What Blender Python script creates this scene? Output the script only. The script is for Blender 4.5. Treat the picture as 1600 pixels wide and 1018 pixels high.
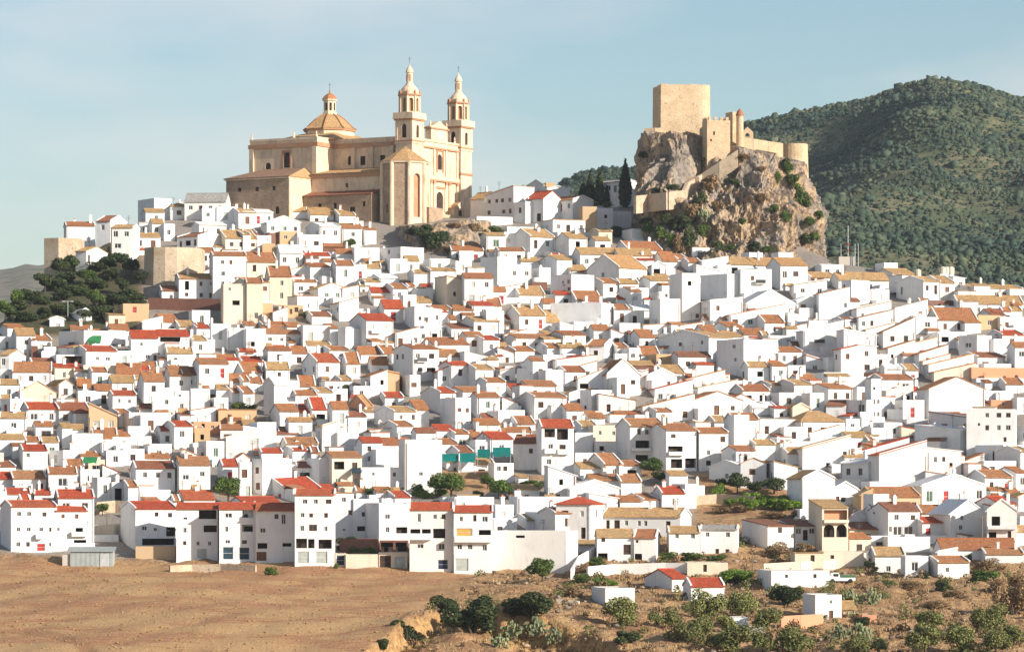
import bpy, math, random
import numpy as np
from mathutils import Vector, Matrix, noise
from mathutils.bvhtree import BVHTree
rnd = random.Random(7)
R = math.radians
# ------------------------------------------------------------------ camera, sky, sun, exposure
scene = bpy.context.scene
for o in list(bpy.data.objects): bpy.data.objects.remove(o)
F = 6000.0          # focal length in photo pixels (1600 wide): a 135 mm lens across the valley
HY = 760.0          # photo row of eye level
cam_d = bpy.data.cameras.new('camera'); cam = bpy.data.objects.new('camera', cam_d)
scene.collection.objects.link(cam); scene.camera = cam
cam.location = (0, 0, 0); cam.rotation_euler = (R(90), 0, 0)
cam_d.sensor_width = 36.0; cam_d.lens = 36.0 * F / 1600.0
cam_d.shift_y = (HY - 509.0) / 1600.0
cam_d.clip_start = 1.0; cam_d.clip_end = 60000.0

SUN_EL = 21.5
SUN_AZ = 124.0      # clockwise from the view direction: right of and behind the camera
world = bpy.data.worlds.new('World'); scene.world = world; world.use_nodes = True
wn = world.node_tree.nodes; wl = world.node_tree.links
for n in list(wn): wn.remove(n)
w_out = wn.new('ShaderNodeOutputWorld'); w_bg = wn.new('ShaderNodeBackground')
sky = wn.new('ShaderNodeTexSky'); sky.sky_type = 'NISHITA'; sky.sun_disc = False
sky.sun_elevation = R(SUN_EL); sky.sun_rotation = R(SUN_AZ)
sky.air_density = 1.0; sky.dust_density = 1.2; sky.ozone_density = 1.6; sky.altitude = 600
hs = wn.new('ShaderNodeHueSaturation'); hs.inputs['Saturation'].default_value = 1.12
wl.new(sky.outputs[0], hs.inputs['Color'])
# thin high cloud, the same all over the sky
tc = wn.new('ShaderNodeTexCoord'); mp = wn.new('ShaderNodeMapping'); mp.inputs['Scale'].default_value = (5.5, 5.5, 17.0)
mp.inputs['Location'].default_value = (3.85, 0.4, 0.55)
wl.new(tc.outputs['Generated'], mp.inputs['Vector'])
cn = wn.new('ShaderNodeTexNoise'); cn.inputs['Scale'].default_value = 1.0; cn.inputs['Detail'].default_value = 4.0; cn.inputs['Roughness'].default_value = 0.5
wl.new(mp.outputs[0], cn.inputs['Vector'])
cr = wn.new('ShaderNodeValToRGB'); cr.color_ramp.elements[0].position = 0.47; cr.color_ramp.elements[1].position = 0.70
cr.color_ramp.elements[0].color = (0, 0, 0, 1); cr.color_ramp.elements[1].color = (0.6, 0.6, 0.6, 1)
wl.new(cn.outputs['Fac'], cr.inputs['Fac'])
cm = wn.new('ShaderNodeMixRGB'); cm.inputs['Color2'].default_value = (7.6, 6.9, 6.9, 1)
wl.new(cr.outputs['Color'], cm.inputs['Fac']); wl.new(hs.outputs['Color'], cm.inputs['Color1'])
tint = wn.new('ShaderNodeMixRGB'); tint.blend_type = 'MULTIPLY'; tint.inputs['Fac'].default_value = 1.0; tint.inputs['Color2'].default_value = (1.03, 1.03, 0.985, 1)
wl.new(cm.outputs['Color'], tint.inputs['Color1']); wl.new(tint.outputs['Color'], w_bg.inputs['Color'])
w_bg.inputs['Strength'].default_value = 0.083
wl.new(w_bg.outputs[0], w_out.inputs['Surface'])

sun_d = bpy.data.lights.new('sun', 'SUN'); sun = bpy.data.objects.new('sun', sun_d); scene.collection.objects.link(sun)
sun_d.energy = 5.0; sun_d.angle = R(0.53); sun_d.color = (1.0, 0.91, 0.79)
S = Vector((math.sin(R(SUN_AZ)) * math.cos(R(SUN_EL)), math.cos(R(SUN_AZ)) * math.cos(R(SUN_EL)), math.sin(R(SUN_EL))))
sun.rotation_euler = S.to_track_quat('Z', 'Y').to_euler()
sun.location = (200, 0, 200)
scene.view_settings.view_transform = 'Standard'; scene.view_settings.look = 'None'
scene.view_settings.gamma = 1.0; scene.view_settings.use_curve_mapping = False
scene.view_settings.exposure = 0.67
scene.cycles.max_bounces = 6; scene.cycles.diffuse_bounces = 3; scene.cycles.glossy_bounces = 2
scene.cycles.transparent_max_bounces = 4; scene.cycles.volume_bounces = 0

# ------------------------------------------------------------------ helpers
COL = scene.collection.objects
def tag(o, label=None, cat=None, group=None, kind=None):
    if label: o['label'] = label
    if cat: o['category'] = cat
    if group: o['group'] = group
    if kind: o['kind'] = kind
    return o
def empty(name, loc=(0, 0, 0), rz=0.0):
    o = bpy.data.objects.new(name, None); o.empty_display_size = 1.0
    o.location = loc; o.rotation_euler = (0, 0, rz); COL.link(o); return o
def link(name, me, parent=None, loc=(0, 0, 0), rz=0.0, scale=(1, 1, 1)):
    o = bpy.data.objects.new(name, me); o.parent = parent
    o.location = loc; o.rotation_euler = (0, 0, rz); o.scale = scale; COL.link(o); return o
def at(px, py, Y): return Vector(((px - 800.0) * Y / F, Y, (HY - py) * Y / F))
def lerp(a, b, t): return a + (b - a) * t
def interp(tab, x):
    if x <= tab[0][0]: return tab[0][1]
    for (a, va), (b, vb) in zip(tab, tab[1:]):
        if x <= b: return va + (vb - va) * (x - a) / (b - a)
    return tab[-1][1]

class MB:
    """collects polygons with a material name and optional uv; becomes ONE mesh"""
    def __init__(s): s.v = []; s.f = []; s.m = []; s.uv = []
    def poly(s, pts, mat, uv=None):
        b = len(s.v); s.v.extend([tuple(p) for p in pts]); s.f.append(tuple(range(b, b + len(pts)))); s.m.append(mat); s.uv.append(uv)
    def box(s, x0, x1, y0, y1, z0, z1, mat, skip=''):
        p = [(x0, y0, z0), (x1, y0, z0), (x1, y1, z0), (x0, y1, z0), (x0, y0, z1), (x1, y0, z1), (x1, y1, z1), (x0, y1, z1)]
        for k, q in (('d', (3, 2, 1, 0)), ('u', (4, 5, 6, 7)), ('f', (0, 1, 5, 4)), ('r', (1, 2, 6, 5)), ('b', (2, 3, 7, 6)), ('l', (3, 0, 4, 7))):
            if k not in skip: s.poly([p[i] for i in q], mat)
    def prism(s, poly, z0, z1, mat, top=None, cap=True, poly1=None, capmat=None):
        n = len(poly); q = poly1 or poly
        for i in range(n):
            j = (i + 1) % n
            s.poly([(poly[i][0], poly[i][1], z0), (poly[j][0], poly[j][1], z0), (q[j][0], q[j][1], z1), (q[i][0], q[i][1], z1)], mat)
        if cap: s.poly([(a, b, z1) for a, b in q], capmat or mat); s.poly([(a, b, z0) for a, b in reversed(poly)], mat)
    def lathe(s, prof, n, mat, cx=0, cy=0, rot=0.0, mats=None):
        for k in range(len(prof) - 1):
            (r0, z0), (r1, z1) = prof[k], prof[k + 1]
            for i in range(n):
                a0 = rot + 2 * math.pi * i / n; a1 = rot + 2 * math.pi * (i + 1) / n
                P = lambda r, a, z: (cx + r * math.cos(a), cy + r * math.sin(a), z)
                q = [P(r0, a0, z0), P(r0, a1, z0), P(r1, a1, z1), P(r1, a0, z1)]
                if r1 < 1e-4: q = q[:3]
                if r0 < 1e-4: q = [q[0]] + q[2:]
                s.poly(q, mats[k] if mats else mat)
    def tube(s, a, b, r0, r1, mat, n=6):
        a = Vector(a); b = Vector(b); d = (b - a).normalized()
        u = d.orthogonal().normalized(); w = d.cross(u)
        A = [a + (u * math.cos(2 * math.pi * i / n) + w * math.sin(2 * math.pi * i / n)) * r0 for i in range(n)]
        B = [b + (u * math.cos(2 * math.pi * i / n) + w * math.sin(2 * math.pi * i / n)) * r1 for i in range(n)]
        for i in range(n): s.poly([A[i], A[(i + 1) % n], B[(i + 1) % n], B[i]], mat)
        s.poly(B, mat); s.poly(A[::-1], mat)
    def facade(s, O, U, N, W, z0, z1, ops, mat, depth=0.16, rmat=None):
        """wall panel from O along U with recessed openings (x0,x1,za,zb,arch); N is the outward normal"""
        O = Vector(O); U = Vector(U); N = Vector(N); rmat = rmat or mat
        P = lambda x, z, d=0.0: O + U * x - N * d + Vector((0, 0, z))
        flip = U.cross(Vector((0, 0, 1))).dot(N) < 0
        def q(pts, m): s.poly(pts[::-1] if flip else pts, m)
        xs = sorted({0.0, W} | {v for o in ops for v in o[:2]}); zs = sorted({z0, z1} | {v for o in ops for v in o[2:4]})
        for i in range(len(xs) - 1):
            run = None
            for j in range(len(zs) - 1):
                xm = (xs[i] + xs[i + 1]) / 2; zm = (zs[j] + zs[j + 1]) / 2
                solid = not any(o[0] < xm < o[1] and o[2] < zm < o[3] for o in ops)
                if solid and run is None: run = zs[j]
                if run is not None and (not solid or j == len(zs) - 2):
                    top = zs[j] if not solid else zs[j + 1]
                    q([P(xs[i], run), P(xs[i + 1], run), P(xs[i + 1], top), P(xs[i], top)], mat); run = None
        for o in ops:
            x0, x1, a, b = o[:4]; arch = len(o) > 4 and o[4]
            if arch:
                r = (x1 - x0) / 2; xc = (x0 + x1) / 2; h = min(r, (b - a) * 0.6); zs_ = b - h
                arc = [(xc - r * math.cos(math.pi * k / 8), zs_ + h * math.sin(math.pi * k / 8)) for k in range(9)]
                for k in range(4): q([P(x0, b), P(*arc[k]), P(*arc[k + 1])], mat)
                for k in range(4, 8): q([P(x1, b), P(*arc[k]), P(*arc[k + 1])], mat)
                path = [(x0, a)] + arc + [(x1, a)]
            else: path = [(x0, a), (x0, b), (x1, b), (x1, a)]
            path = path + [path[0]]
            for (xa, za), (xb, zb) in zip(path, path[1:]):
                q([P(xa, za), P(xb, zb), P(xb, zb, depth), P(xa, za, depth)][::-1], rmat)
    def mesh(s, name, smooth=False):
        me = bpy.data.meshes.new(name)
        mats = list(dict.fromkeys(s.m)); idx = {m: i for i, m in enumerate(mats)}
        me.from_pydata(s.v, [], s.f)
        for m in mats: me.materials.append(M[m])
        me.polygons.foreach_set('material_index', [idx[m] for m in s.m])
        if any(u is not None for u in s.uv):
            ul = me.uv_layers.new(name='UVMap'); flat = []
            for f, u in zip(s.f, s.uv):
                for k in range(len(f)): flat.extend(u[k] if u else (0.0, 0.0))
            ul.data.foreach_set('uv', flat)
        if smooth: me.polygons.foreach_set('use_smooth', [True] * len(s.f))
        me.update(); return me
    def build(s, name, parent=None, loc=(0, 0, 0), rz=0.0, smooth=False): return link(name, s.mesh(name, smooth), parent, loc, rz)

def np_mesh(name, V, Fc, mat, smooth=False):
    V = np.asarray(V, np.float32); Fc = np.asarray(Fc, np.int32); k = Fc.shape[1]
    me = bpy.data.meshes.new(name)
    me.vertices.add(len(V)); me.vertices.foreach_set('co', V.ravel())
    me.loops.add(Fc.size); me.loops.foreach_set('vertex_index', Fc.ravel())
    me.polygons.add(len(Fc)); me.polygons.foreach_set('loop_start', np.arange(0, Fc.size, k, dtype=np.int32))
    if smooth: me.polygons.foreach_set('use_smooth', np.ones(len(Fc), dtype=bool))
    me.materials.append(M[mat]); me.update(calc_edges=True); return me
def grid_faces(nu, nv):
    i, j = np.meshgrid(np.arange(nu - 1), np.arange(nv - 1), indexing='ij'); a = (i * nv + j).ravel()
    return np.stack([a, a + nv, a + nv + 1, a + 1], 1)

# ------------------------------------------------------------------ materials
M = {}
def new_mat(name, rough=0.9):
    m = bpy.data.materials.new(name); m.use_nodes = True; nt = m.node_tree
    b = nt.nodes['Principled BSDF']; b.inputs['Roughness'].default_value = rough
    b.inputs['Specular IOR Level'].default_value = 0.25; M[name] = m; return m, nt.nodes, nt.links, b
def nnoise(N, L, vec, scale, detail=3.0, rough=0.55, mscale=None):
    n = N.new('ShaderNodeTexNoise'); n.inputs['Scale'].default_value = scale; n.inputs['Detail'].default_value = detail; n.inputs['Roughness'].default_value = rough
    if mscale:
        mp = N.new('ShaderNodeMapping'); mp.inputs['Scale'].default_value = mscale; L.new(vec, mp.inputs[0]); vec = mp.outputs[0]
    if vec is not None: L.new(vec, n.inputs['Vector'])
    return n.outputs['Fac']
def ramp(N, L, fac, stops):
    r = N.new('ShaderNodeValToRGB'); e = r.color_ramp.elements
    while len(e) < len(stops): e.new(0.5)
    for el, (p, c) in zip(e, stops): el.position = p; el.color = tuple(c) + (1,) if len(c) == 3 else c
    L.new(fac, r.inputs['Fac']); return r.outputs['Color']
def mix(N, L, fac, a, b, mode='MIX'):
    m = N.new('ShaderNodeMixRGB'); m.blend_type = mode
    for sock, v in ((m.inputs['Fac'], fac), (m.inputs['Color1'], a), (m.inputs['Color2'], b)):
        if isinstance(v, (int, float)): sock.default_value = v
        elif isinstance(v, tuple): sock.default_value = v + (1,) if len(v) == 3 else v
        else: L.new(v, sock)
    return m.outputs['Color']
def bump(N, L, b, h, strength, dist):
    n = N.new('ShaderNodeBump'); n.inputs['Strength'].default_value = strength; n.inputs['Distance'].default_value = dist
    L.new(h, n.inputs['Height']); L.new(n.outputs[0], b.inputs['Normal'])
def gray(N, L, fac, lo, hi, a=0.0, b=1.0): return ramp(N, L, fac, [(lo, (a,) * 3), (hi, (b,) * 3)])

def plaster(name, cols, dirt=(0.42, 0.34, 0.26), amount=0.5):
    m, N, L, b = new_mat(name, 0.92)
    g = N.new('ShaderNodeNewGeometry').outputs['Position']; oi = N.new('ShaderNodeObjectInfo')
    base = ramp(N, L, oi.outputs['Random'], [(i / max(1, len(cols) - 1), c) for i, c in enumerate(cols)])
    streak = nnoise(N, L, g, 1.0, 4.0, 0.6, (1.3, 1.3, 0.22)); patch = nnoise(N, L, g, 0.35, 4.0, 0.6)
    f1 = gray(N, L, streak, 0.52, 0.78, 0.0, amount); f2 = gray(N, L, patch, 0.50, 0.75, 0.0, amount * 0.8)
    c = mix(N, L, f1, base, dirt); c = mix(N, L, f2, c, tuple(x * 0.9 + 0.12 for x in dirt))
    L.new(c, b.inputs['Base Color']); bump(N, L, b, nnoise(N, L, g, 5.0, 4.0, 0.65), 0.35, 0.06)
plaster('white', [(0.74, 0.74, 0.735), (0.75, 0.745, 0.73), (0.72, 0.69, 0.65), (0.74, 0.745, 0.75), (0.64, 0.635, 0.63), (0.75, 0.72, 0.69), (0.74, 0.74, 0.745)], dirt=(0.42, 0.38, 0.34), amount=0.42)
plaster('cream', [(0.66, 0.56, 0.43), (0.70, 0.63, 0.52), (0.62, 0.53, 0.42)])
plaster('ochre', [(0.52, 0.35, 0.19), (0.50, 0.36, 0.22), (0.56, 0.40, 0.24)])
plaster('salmon', [(0.60, 0.28, 0.16), (0.62, 0.33, 0.21)], amount=0.3)
plaster('pinkish', [(0.55, 0.40, 0.38), (0.6, 0.45, 0.45)])
plaster('concrete', [(0.42, 0.40, 0.37), (0.48, 0.44, 0.39)])
plaster('church_cream', [(0.68, 0.53, 0.375), (0.69, 0.54, 0.385)], dirt=(0.30, 0.20, 0.14), amount=0.95)
plaster('church_trim', [(0.40, 0.20, 0.11), (0.42, 0.22, 0.12)], amount=0.5)
def stone(name, c1, c2, c3, sc=1.2):
    m, N, L, b = new_mat(name, 0.95); g = N.new('ShaderNodeNewGeometry').outputs['Position']
    v = N.new('ShaderNodeTexVoronoi'); v.inputs['Scale'].default_value = sc
    mp = N.new('ShaderNodeMapping'); mp.inputs['Scale'].default_value = (1.4, 1.4, 2.4); L.new(g, mp.inputs[0]); L.new(mp.outputs[0], v.inputs['Vector'])
    n1 = nnoise(N, L, g, 0.35, 5.0, 0.65)
    c = ramp(N, L, n1, [(0.3, c1), (0.52, c2), (0.74, c3)])
    c = mix(N, L, 0.35, c, gray(N, L, v.outputs['Color'], 0.1, 0.9, 0.62, 1.0), 'MULTIPLY')
    c = mix(N, L, gray(N, L, nnoise(N, L, g, 2.2, 3.0), 0.62, 0.72), c, tuple(x * 0.45 for x in c1))
    L.new(c, b.inputs['Base Color']); bump(N, L, b, v.outputs['Distance'], 0.45, 0.12)
stone('stone_tan', (0.46, 0.34, 0.21), (0.54, 0.41, 0.27), (0.60, 0.47, 0.32))
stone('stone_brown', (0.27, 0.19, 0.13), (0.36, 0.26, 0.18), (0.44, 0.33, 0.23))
stone('rubble', (0.40, 0.30, 0.20), (0.50, 0.40, 0.29), (0.55, 0.46, 0.36), 2.0)

def roof_mat(name, cols, lichen, la):
    m, N, L, b = new_mat(name, 0.9); uv = N.new('ShaderNodeUVMap').outputs[0]
    oi = N.new('ShaderNodeObjectInfo'); g = N.new('ShaderNodeNewGeometry').outputs['Position']
    base = ramp(N, L, oi.outputs['Random'], [(i / max(1, len(cols) - 1), c) for i, c in enumerate(cols)])
    sc = N.new('ShaderNodeVectorMath'); sc.operation = 'MULTIPLY'; sc.inputs[1].default_value = (4.0, 2.6, 1); L.new(uv, sc.inputs[0])
    fl = N.new('ShaderNodeVectorMath'); fl.operation = 'FLOOR'; L.new(sc.outputs[0], fl.inputs[0])
    wnz = N.new('ShaderNodeTexWhiteNoise'); L.new(fl.outputs[0], wnz.inputs['Vector'])
    c = mix(N, L, 0.55, base, gray(N, L, wnz.outputs['Value'], 0.0, 1.0, 0.35, 1.25), 'MULTIPLY')
    c = mix(N, L, gray(N, L, nnoise(N, L, g, 0.8, 5.0, 0.7), 0.44, 0.72, 0.0, la), c, lichen)
    c = mix(N, L, gray(N, L, nnoise(N, L, g, 2.6, 4.0, 0.75), 0.50, 0.66, 0.0, 0.55), c, (0.13, 0.07, 0.045))
    wv = N.new('ShaderNodeTexWave'); wv.wave_type = 'BANDS'; wv.bands_direction = 'X'; wv.inputs['Scale'].default_value = 4.0 / 2 / math.pi * math.pi; wv.inputs['Distortion'].default_value = 0.6; wv.inputs['Detail'].default_value = 1.0
    L.new(uv, wv.inputs['Vector'])
    c = mix(N, L, 0.5, c, gray(N, L, wv.outputs['Fac'], 0.0, 0.6, 0.45, 1.0), 'MULTIPLY')
    L.new(c, b.inputs['Base Color']); bump(N, L, b, wv.outputs['Fac'], 0.8, 0.09)
roof_mat('tile_red', [(0.62, 0.10, 0.04), (0.68, 0.13, 0.05), (0.55, 0.08, 0.035), (0.62, 0.16, 0.07)], (0.46, 0.15, 0.08), 0.45)
roof_mat('tile_orange', [(0.58, 0.23, 0.09), (0.62, 0.28, 0.12), (0.48, 0.165, 0.07), (0.60, 0.29, 0.13), (0.52, 0.22, 0.10)], (0.40, 0.23, 0.13), 0.8)
roof_mat('tile_tan', [(0.68, 0.42, 0.18), (0.62, 0.37, 0.17), (0.72, 0.46, 0.21), (0.66, 0.36, 0.15)], (0.48, 0.35, 0.21), 0.65)
roof_mat('tile_brown', [(0.40, 0.15, 0.08), (0.44, 0.14, 0.07), (0.34, 0.15, 0.09)], (0.36, 0.22, 0.14), 0.6)
roof_mat('tile_grey', [(0.48, 0.46, 0.44), (0.44, 0.43, 0.41)], (0.36, 0.32, 0.26), 0.5)
def flat(name, c, rough=0.6, spec=0.3, var=0.25):
    m, N, L, b = new_mat(name, rough); b.inputs['Specular IOR Level'].default_value = spec
    g = N.new('ShaderNodeNewGeometry').outputs['Position']; oi = N.new('ShaderNodeObjectInfo')
    c1 = mix(N, L, gray(N, L, nnoise(N, L, g, 1.5, 3.0), 0.35, 0.7, 0.0, 1.0), c, tuple(x * (1 - var) for x in c))
    c2 = mix(N, L, 0.5, c1, gray(N, L, oi.outputs['Random'], 0.0, 1.0, 1 - var, 1.0), 'MULTIPLY')
    L.new(c2, b.inputs['Base Color']); return b
b = flat('glass', (0.035, 0.04, 0.05), 0.15, 0.5)
flat('void', (0.075, 0.055, 0.045), 0.95, 0.1, 0.6)  # dark colour stands in for the shade inside loggias, arches and slots
flat('wood', (0.16, 0.075, 0.04)); flat('wood_pale', (0.42, 0.30, 0.19)); flat('frame_white', (0.75, 0.73, 0.70)); flat('frame_brown', (0.20, 0.09, 0.05))
flat('paint_red', (0.42, 0.03, 0.025)); flat('garage_grey', (0.45, 0.49, 0.46)); flat('garage_blue', (0.025, 0.06, 0.085)); flat('navy', (0.02, 0.03, 0.07))
flat('shutter_green', (0.05, 0.13, 0.08)); flat('orange_blind', (0.62, 0.36, 0.10)); flat('blind', (0.66, 0.62, 0.56))
flat('awning_teal', (0.0, 0.16, 0.145), 0.8); flat('awning_green', (0.03, 0.24, 0.08), 0.8)
flat('iron', (0.06, 0.06, 0.065), 0.5); flat('mast_red', (0.5, 0.06, 0.04)); flat('galvanised', (0.5, 0.52, 0.54), 0.4, 0.5); flat('pole_wood', (0.24, 0.18, 0.13))
flat('rubber', (0.02, 0.02, 0.02), 0.8); flat('car_white', (0.78, 0.78, 0.77), 0.3, 0.5, 0.08); flat('car_green', (0.05, 0.14, 0.06), 0.4); flat('clock_face', (0.75, 0.68, 0.58))
flat('tank', (0.66, 0.58, 0.48)); flat('void_brick', (0.22, 0.10, 0.07))
# corrugated sheet
m, N, L, b = new_mat('corrugated', 0.5); uv = N.new('ShaderNodeTexCoord').outputs['Object']
wv = N.new('ShaderNodeTexWave'); wv.inputs['Scale'].default_value = 1.6; L.new(uv, wv.inputs['Vector'])
L.new(mix(N, L, gray(N, L, nnoise(N, L, uv, 0.8), 0.4, 0.7), (0.34, 0.38, 0.38), (0.42, 0.45, 0.44)), b.inputs['Base Color']); bump(N, L, b, wv.outputs['Fac'], 0.9, 0.12)

def leaf_mat(name, cols, v=0.5):
    m, N, L, b = new_mat(name, 0.75); b.inputs['Specular IOR Level'].default_value = 0.2
    g = N.new('ShaderNodeNewGeometry'); oi = N.new('ShaderNodeObjectInfo')
    c = ramp(N, L, nnoise(N, L, g.outputs['Position'], v, 3.0, 0.6), [(0.30 + 0.42 * i / (len(cols) - 1), k) for i, k in enumerate(cols)])
    c = mix(N, L, 0.6, c, gray(N, L, oi.outputs['Random'], 0.0, 1.0, 0.6, 1.2), 'MULTIPLY')
    wn_ = N.new('ShaderNodeTexWhiteNoise'); L.new(g.outputs['Random Per Island'], wn_.inputs['Vector'])
    c = mix(N, L, 0.6, c, gray(N, L, wn_.outputs['Value'], 0.0, 1.0, 0.35, 1.5), 'MULTIPLY')
    L.new(c, b.inputs['Base Color'])
leaf_mat('leaf_olive', [(0.11, 0.125, 0.04), (0.17, 0.18, 0.06), (0.23, 0.225, 0.085)])
leaf_mat('leaf_dark', [(0.03, 0.05, 0.018), (0.05, 0.07, 0.025), (0.07, 0.085, 0.03)])
leaf_mat('leaf_green', [(0.06, 0.10, 0.02), (0.09, 0.14, 0.03), (0.13, 0.18, 0.04)])
leaf_mat('leaf_bright', [(0.10, 0.18, 0.02), (0.15, 0.24, 0.03), (0.18, 0.28, 0.05)])
leaf_mat('leaf_dry', [(0.20, 0.12, 0.06), (0.26, 0.17, 0.09), (0.22, 0.17, 0.09)])
leaf_mat('leaf_cypress', [(0.03, 0.05, 0.018), (0.06, 0.08, 0.026)])
leaf_mat('cactus', [(0.16, 0.19, 0.09), (0.22, 0.25, 0.13), (0.28, 0.28, 0.16)])
leaf_mat('scrub', [(0.020, 0.042, 0.036), (0.034, 0.058, 0.042), (0.062, 0.084, 0.05), (0.14, 0.14, 0.08)], 0.022)  # bluish tones put the mountain's haze into the leaf colour
leaf_mat('dry_grass', [(0.34, 0.22, 0.10), (0.42, 0.29, 0.14), (0.48, 0.34, 0.18)], 0.3)
flat('bark', (0.10, 0.075, 0.055), 0.95)
# ------------------------------------------------------------------ the hill: height over direction u (photo column) and distance Y
PROF = [(200, 1500), (330, 1255), (400, 1140), (440, 1078), (480, 1018), (540, 950), (595, 891), (610, 866), (660, 782), (700, 708), (740, 636), (780, 570), (820, 506), (860, 446), (900, 391), (930, 354), (960, 326), (1000, 300), (1300, 150)]
RIDGE = [(-900, 640), (-300, 590), (-60, 530), (0, 508), (60, 455), (105, 412), (150, 388), (215, 350), (300, 335), (360, 330), (600, 338), (740, 338), (860, 322), (990, 322), (1150, 330), (1300, 408), (1400, 428), (1600, 452), (1900, 500), (2400, 560)]
PZ = [(Y, (HY - y) * Y / F) for Y, y in PROF]
PY_ = np.array([p[0] for p in PZ], float); PZ_ = np.array([p[1] for p in PZ], float)
RU = np.array([p[0] for p in RIDGE], float); RV = np.array([p[1] for p in RIDGE], float)
PYY = np.array([p[1] for p in PROF], float)
def ridge_Y(u):   # distance at which the profile reaches the ridge row
    return np.interp(-np.interp(u, RU, RV), -PYY, PY_)
def bumps(u, Y):
    X = (u - 800.0) * Y / F
    g = lambda cx, cy, sx, sy, h: h * np.exp(-((X - cx) / sx) ** 2 - ((Y - cy) / sy) ** 2)
    k = g(-6.0, 503.0, 9.0, 16.0, 3.0) + g(8.0, 512.0, 16.0, 14.0, 2.2) + g(-48.0, 520.0, 22.0, 40.0, 1.2)
    return k + 0.5 * np.sin(X * 0.11 + 1.3) * np.sin(Y * 0.07) + 0.22 * np.sin(X * 0.41 + Y * 0.13) * np.sin(Y * 0.31 - X * 0.17)
def zt(u, Y):
    u = np.asarray(u, float); Y = np.asarray(Y, float)
    p = np.interp(Y, PY_, PZ_); Yr = ridge_Y(u); zr = np.interp(Yr, PY_, PZ_)
    k = 1.6; h = np.clip(0.5 + 0.5 * (zr - p) / k, 0, 1); z = zr + (p - zr) * h - k * h * (1 - h)
    z = z - np.clip(Y - Yr - 32.0, 0, None) * 0.42
    yb_ = np.interp(u, [540, 560, 600, 650, 700, 740, 780, 840, 900, 940, 985, 1000], [380, 478, 491, 507, 516, 515, 506, 503, 499, 492, 478, 380])
    z = z - 3.0 * np.clip((yb_ - Y) / 2.2, 0, 1)
    X = (u - 800.0) * Y / F
    cut = 36.5 + 0.66 * (X + 113.0) + 0.16 * (Y - 822.0)
    z = np.where((u < 260) & (Y > 806), np.minimum(z, np.maximum(cut, np.minimum(z, 33.0))), z)
    return np.maximum(z, -48.0) + bumps(u, Y)
def ground_Y(px, py):
    Ys = np.arange(415.0, 1010.0, 0.5); d = zt(np.full_like(Ys, px), Ys) - (HY - py) * Ys / F
    hit = np.nonzero(d >= 0)[0]
    return float(Ys[hit[0]]) if len(hit) else float(ridge_Y(px)) + 4.0
def ground_at(px, py):
    Y = ground_Y(px, py); p = at(px, py, Y); p.z = float(zt(px, Y)); return p
def ground_z(X, Y): return float(zt(800.0 + F * X / Y, Y))

# ground material: ploughed field, dry scrub, pale earth between the houses
m, N, L, b = new_mat('earth', 0.97); g = N.new('ShaderNodeNewGeometry').outputs['Position']
att = N.new('ShaderNodeAttribute'); att.attribute_name = 'zone'; sp = N.new('ShaderNodeSeparateColor'); L.new(att.outputs['Color'], sp.inputs[0])
n1 = nnoise(N, L, g, 0.045, 4.0, 0.55, (1, 1.6, 1)); n2 = nnoise(N, L, g, 1.1, 6.0, 0.7); n3 = nnoise(N, L, g, 0.22, 4.0, 0.6); n4 = nnoise(N, L, g, 3.0, 3.0, 0.7)
field = ramp(N, L, n1, [(0.38, (0.52, 0.325, 0.155)), (0.47, (0.46, 0.265, 0.125)), (0.53, (0.37, 0.165, 0.085)), (0.64, (0.47, 0.285, 0.135))])
field = mix(N, L, gray(N, L, n2, 0.45, 0.72, 0.0, 0.5), field, (0.48, 0.26, 0.12))
wv = N.new('ShaderNodeTexWave'); wv.inputs['Scale'].default_value = 0.20; wv.inputs['Distortion'].default_value = 9.0; wv.inputs['Detail'].default_value = 3.0; wv.inputs['Detail Scale'].default_value = 0.35; wv.bands_direction = 'Y'; L.new(g, wv.inputs['Vector'])
field = mix(N, L, gray(N, L, wv.outputs['Fac'], 0.1, 0.8, 0.0, 0.35), field, (0.54, 0.36, 0.18))
scrub = ramp(N, L, n3, [(0.32, (0.30, 0.155, 0.08)), (0.48, (0.50, 0.30, 0.15)), (0.60, (0.58, 0.38, 0.19)), (0.72, (0.38, 0.24, 0.115))])
scrub = mix(N, L, gray(N, L, n2, 0.42, 0.62, 0.0, 0.8), scrub, (0.24, 0.13, 0.065))
scrub = mix(N, L, gray(N, L, n4, 0.60, 0.70, 0.0, 0.8), scrub, (0.12, 0.11, 0.04))
town = ramp(N, L, n2, [(0.35, (0.30, 0.25, 0.20)), (0.55, (0.36, 0.32, 0.28)), (0.7, (0.24, 0.19, 0.14))])
c = mix(N, L, sp.outputs['Red'], scrub, field); c = mix(N, L, sp.outputs['Green'], c, town)
path = mix(N, L, gray(N, L, n4, 0.4, 0.6), (0.34, 0.17, 0.08), (0.42, 0.24, 0.12)); c = mix(N, L, sp.outputs['Blue'], c, path)
bankc = ramp(N, L, n2, [(0.38, (0.22, 0.115, 0.05)), (0.5, (0.50, 0.30, 0.125)), (0.64, (0.62, 0.41, 0.19))])
sv = N.new('ShaderNodeAttribute'); sv.attribute_name = 'slope'; ss = N.new('ShaderNodeSeparateColor'); L.new(sv.outputs['Color'], ss.inputs[0])
c = mix(N, L, ss.outputs['Red'], c, bankc); c = mix(N, L, ss.outputs['Green'], c, mix(N, L, gray(N, L, n2, .4, .6), (0.05, 0.06, 0.025), (0.13, 0.11, 0.06)))  # green channel: dark scrub ground with the slope's shade put into its colour
L.new(c, b.inputs['Base Color'])
ad = N.new('ShaderNodeMath'); ad.operation = 'ADD'; L.new(n2, ad.inputs[0]); L.new(n4, ad.inputs[1])
bump(N, L, b, ad.outputs[0], 0.9, 0.5)

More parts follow.
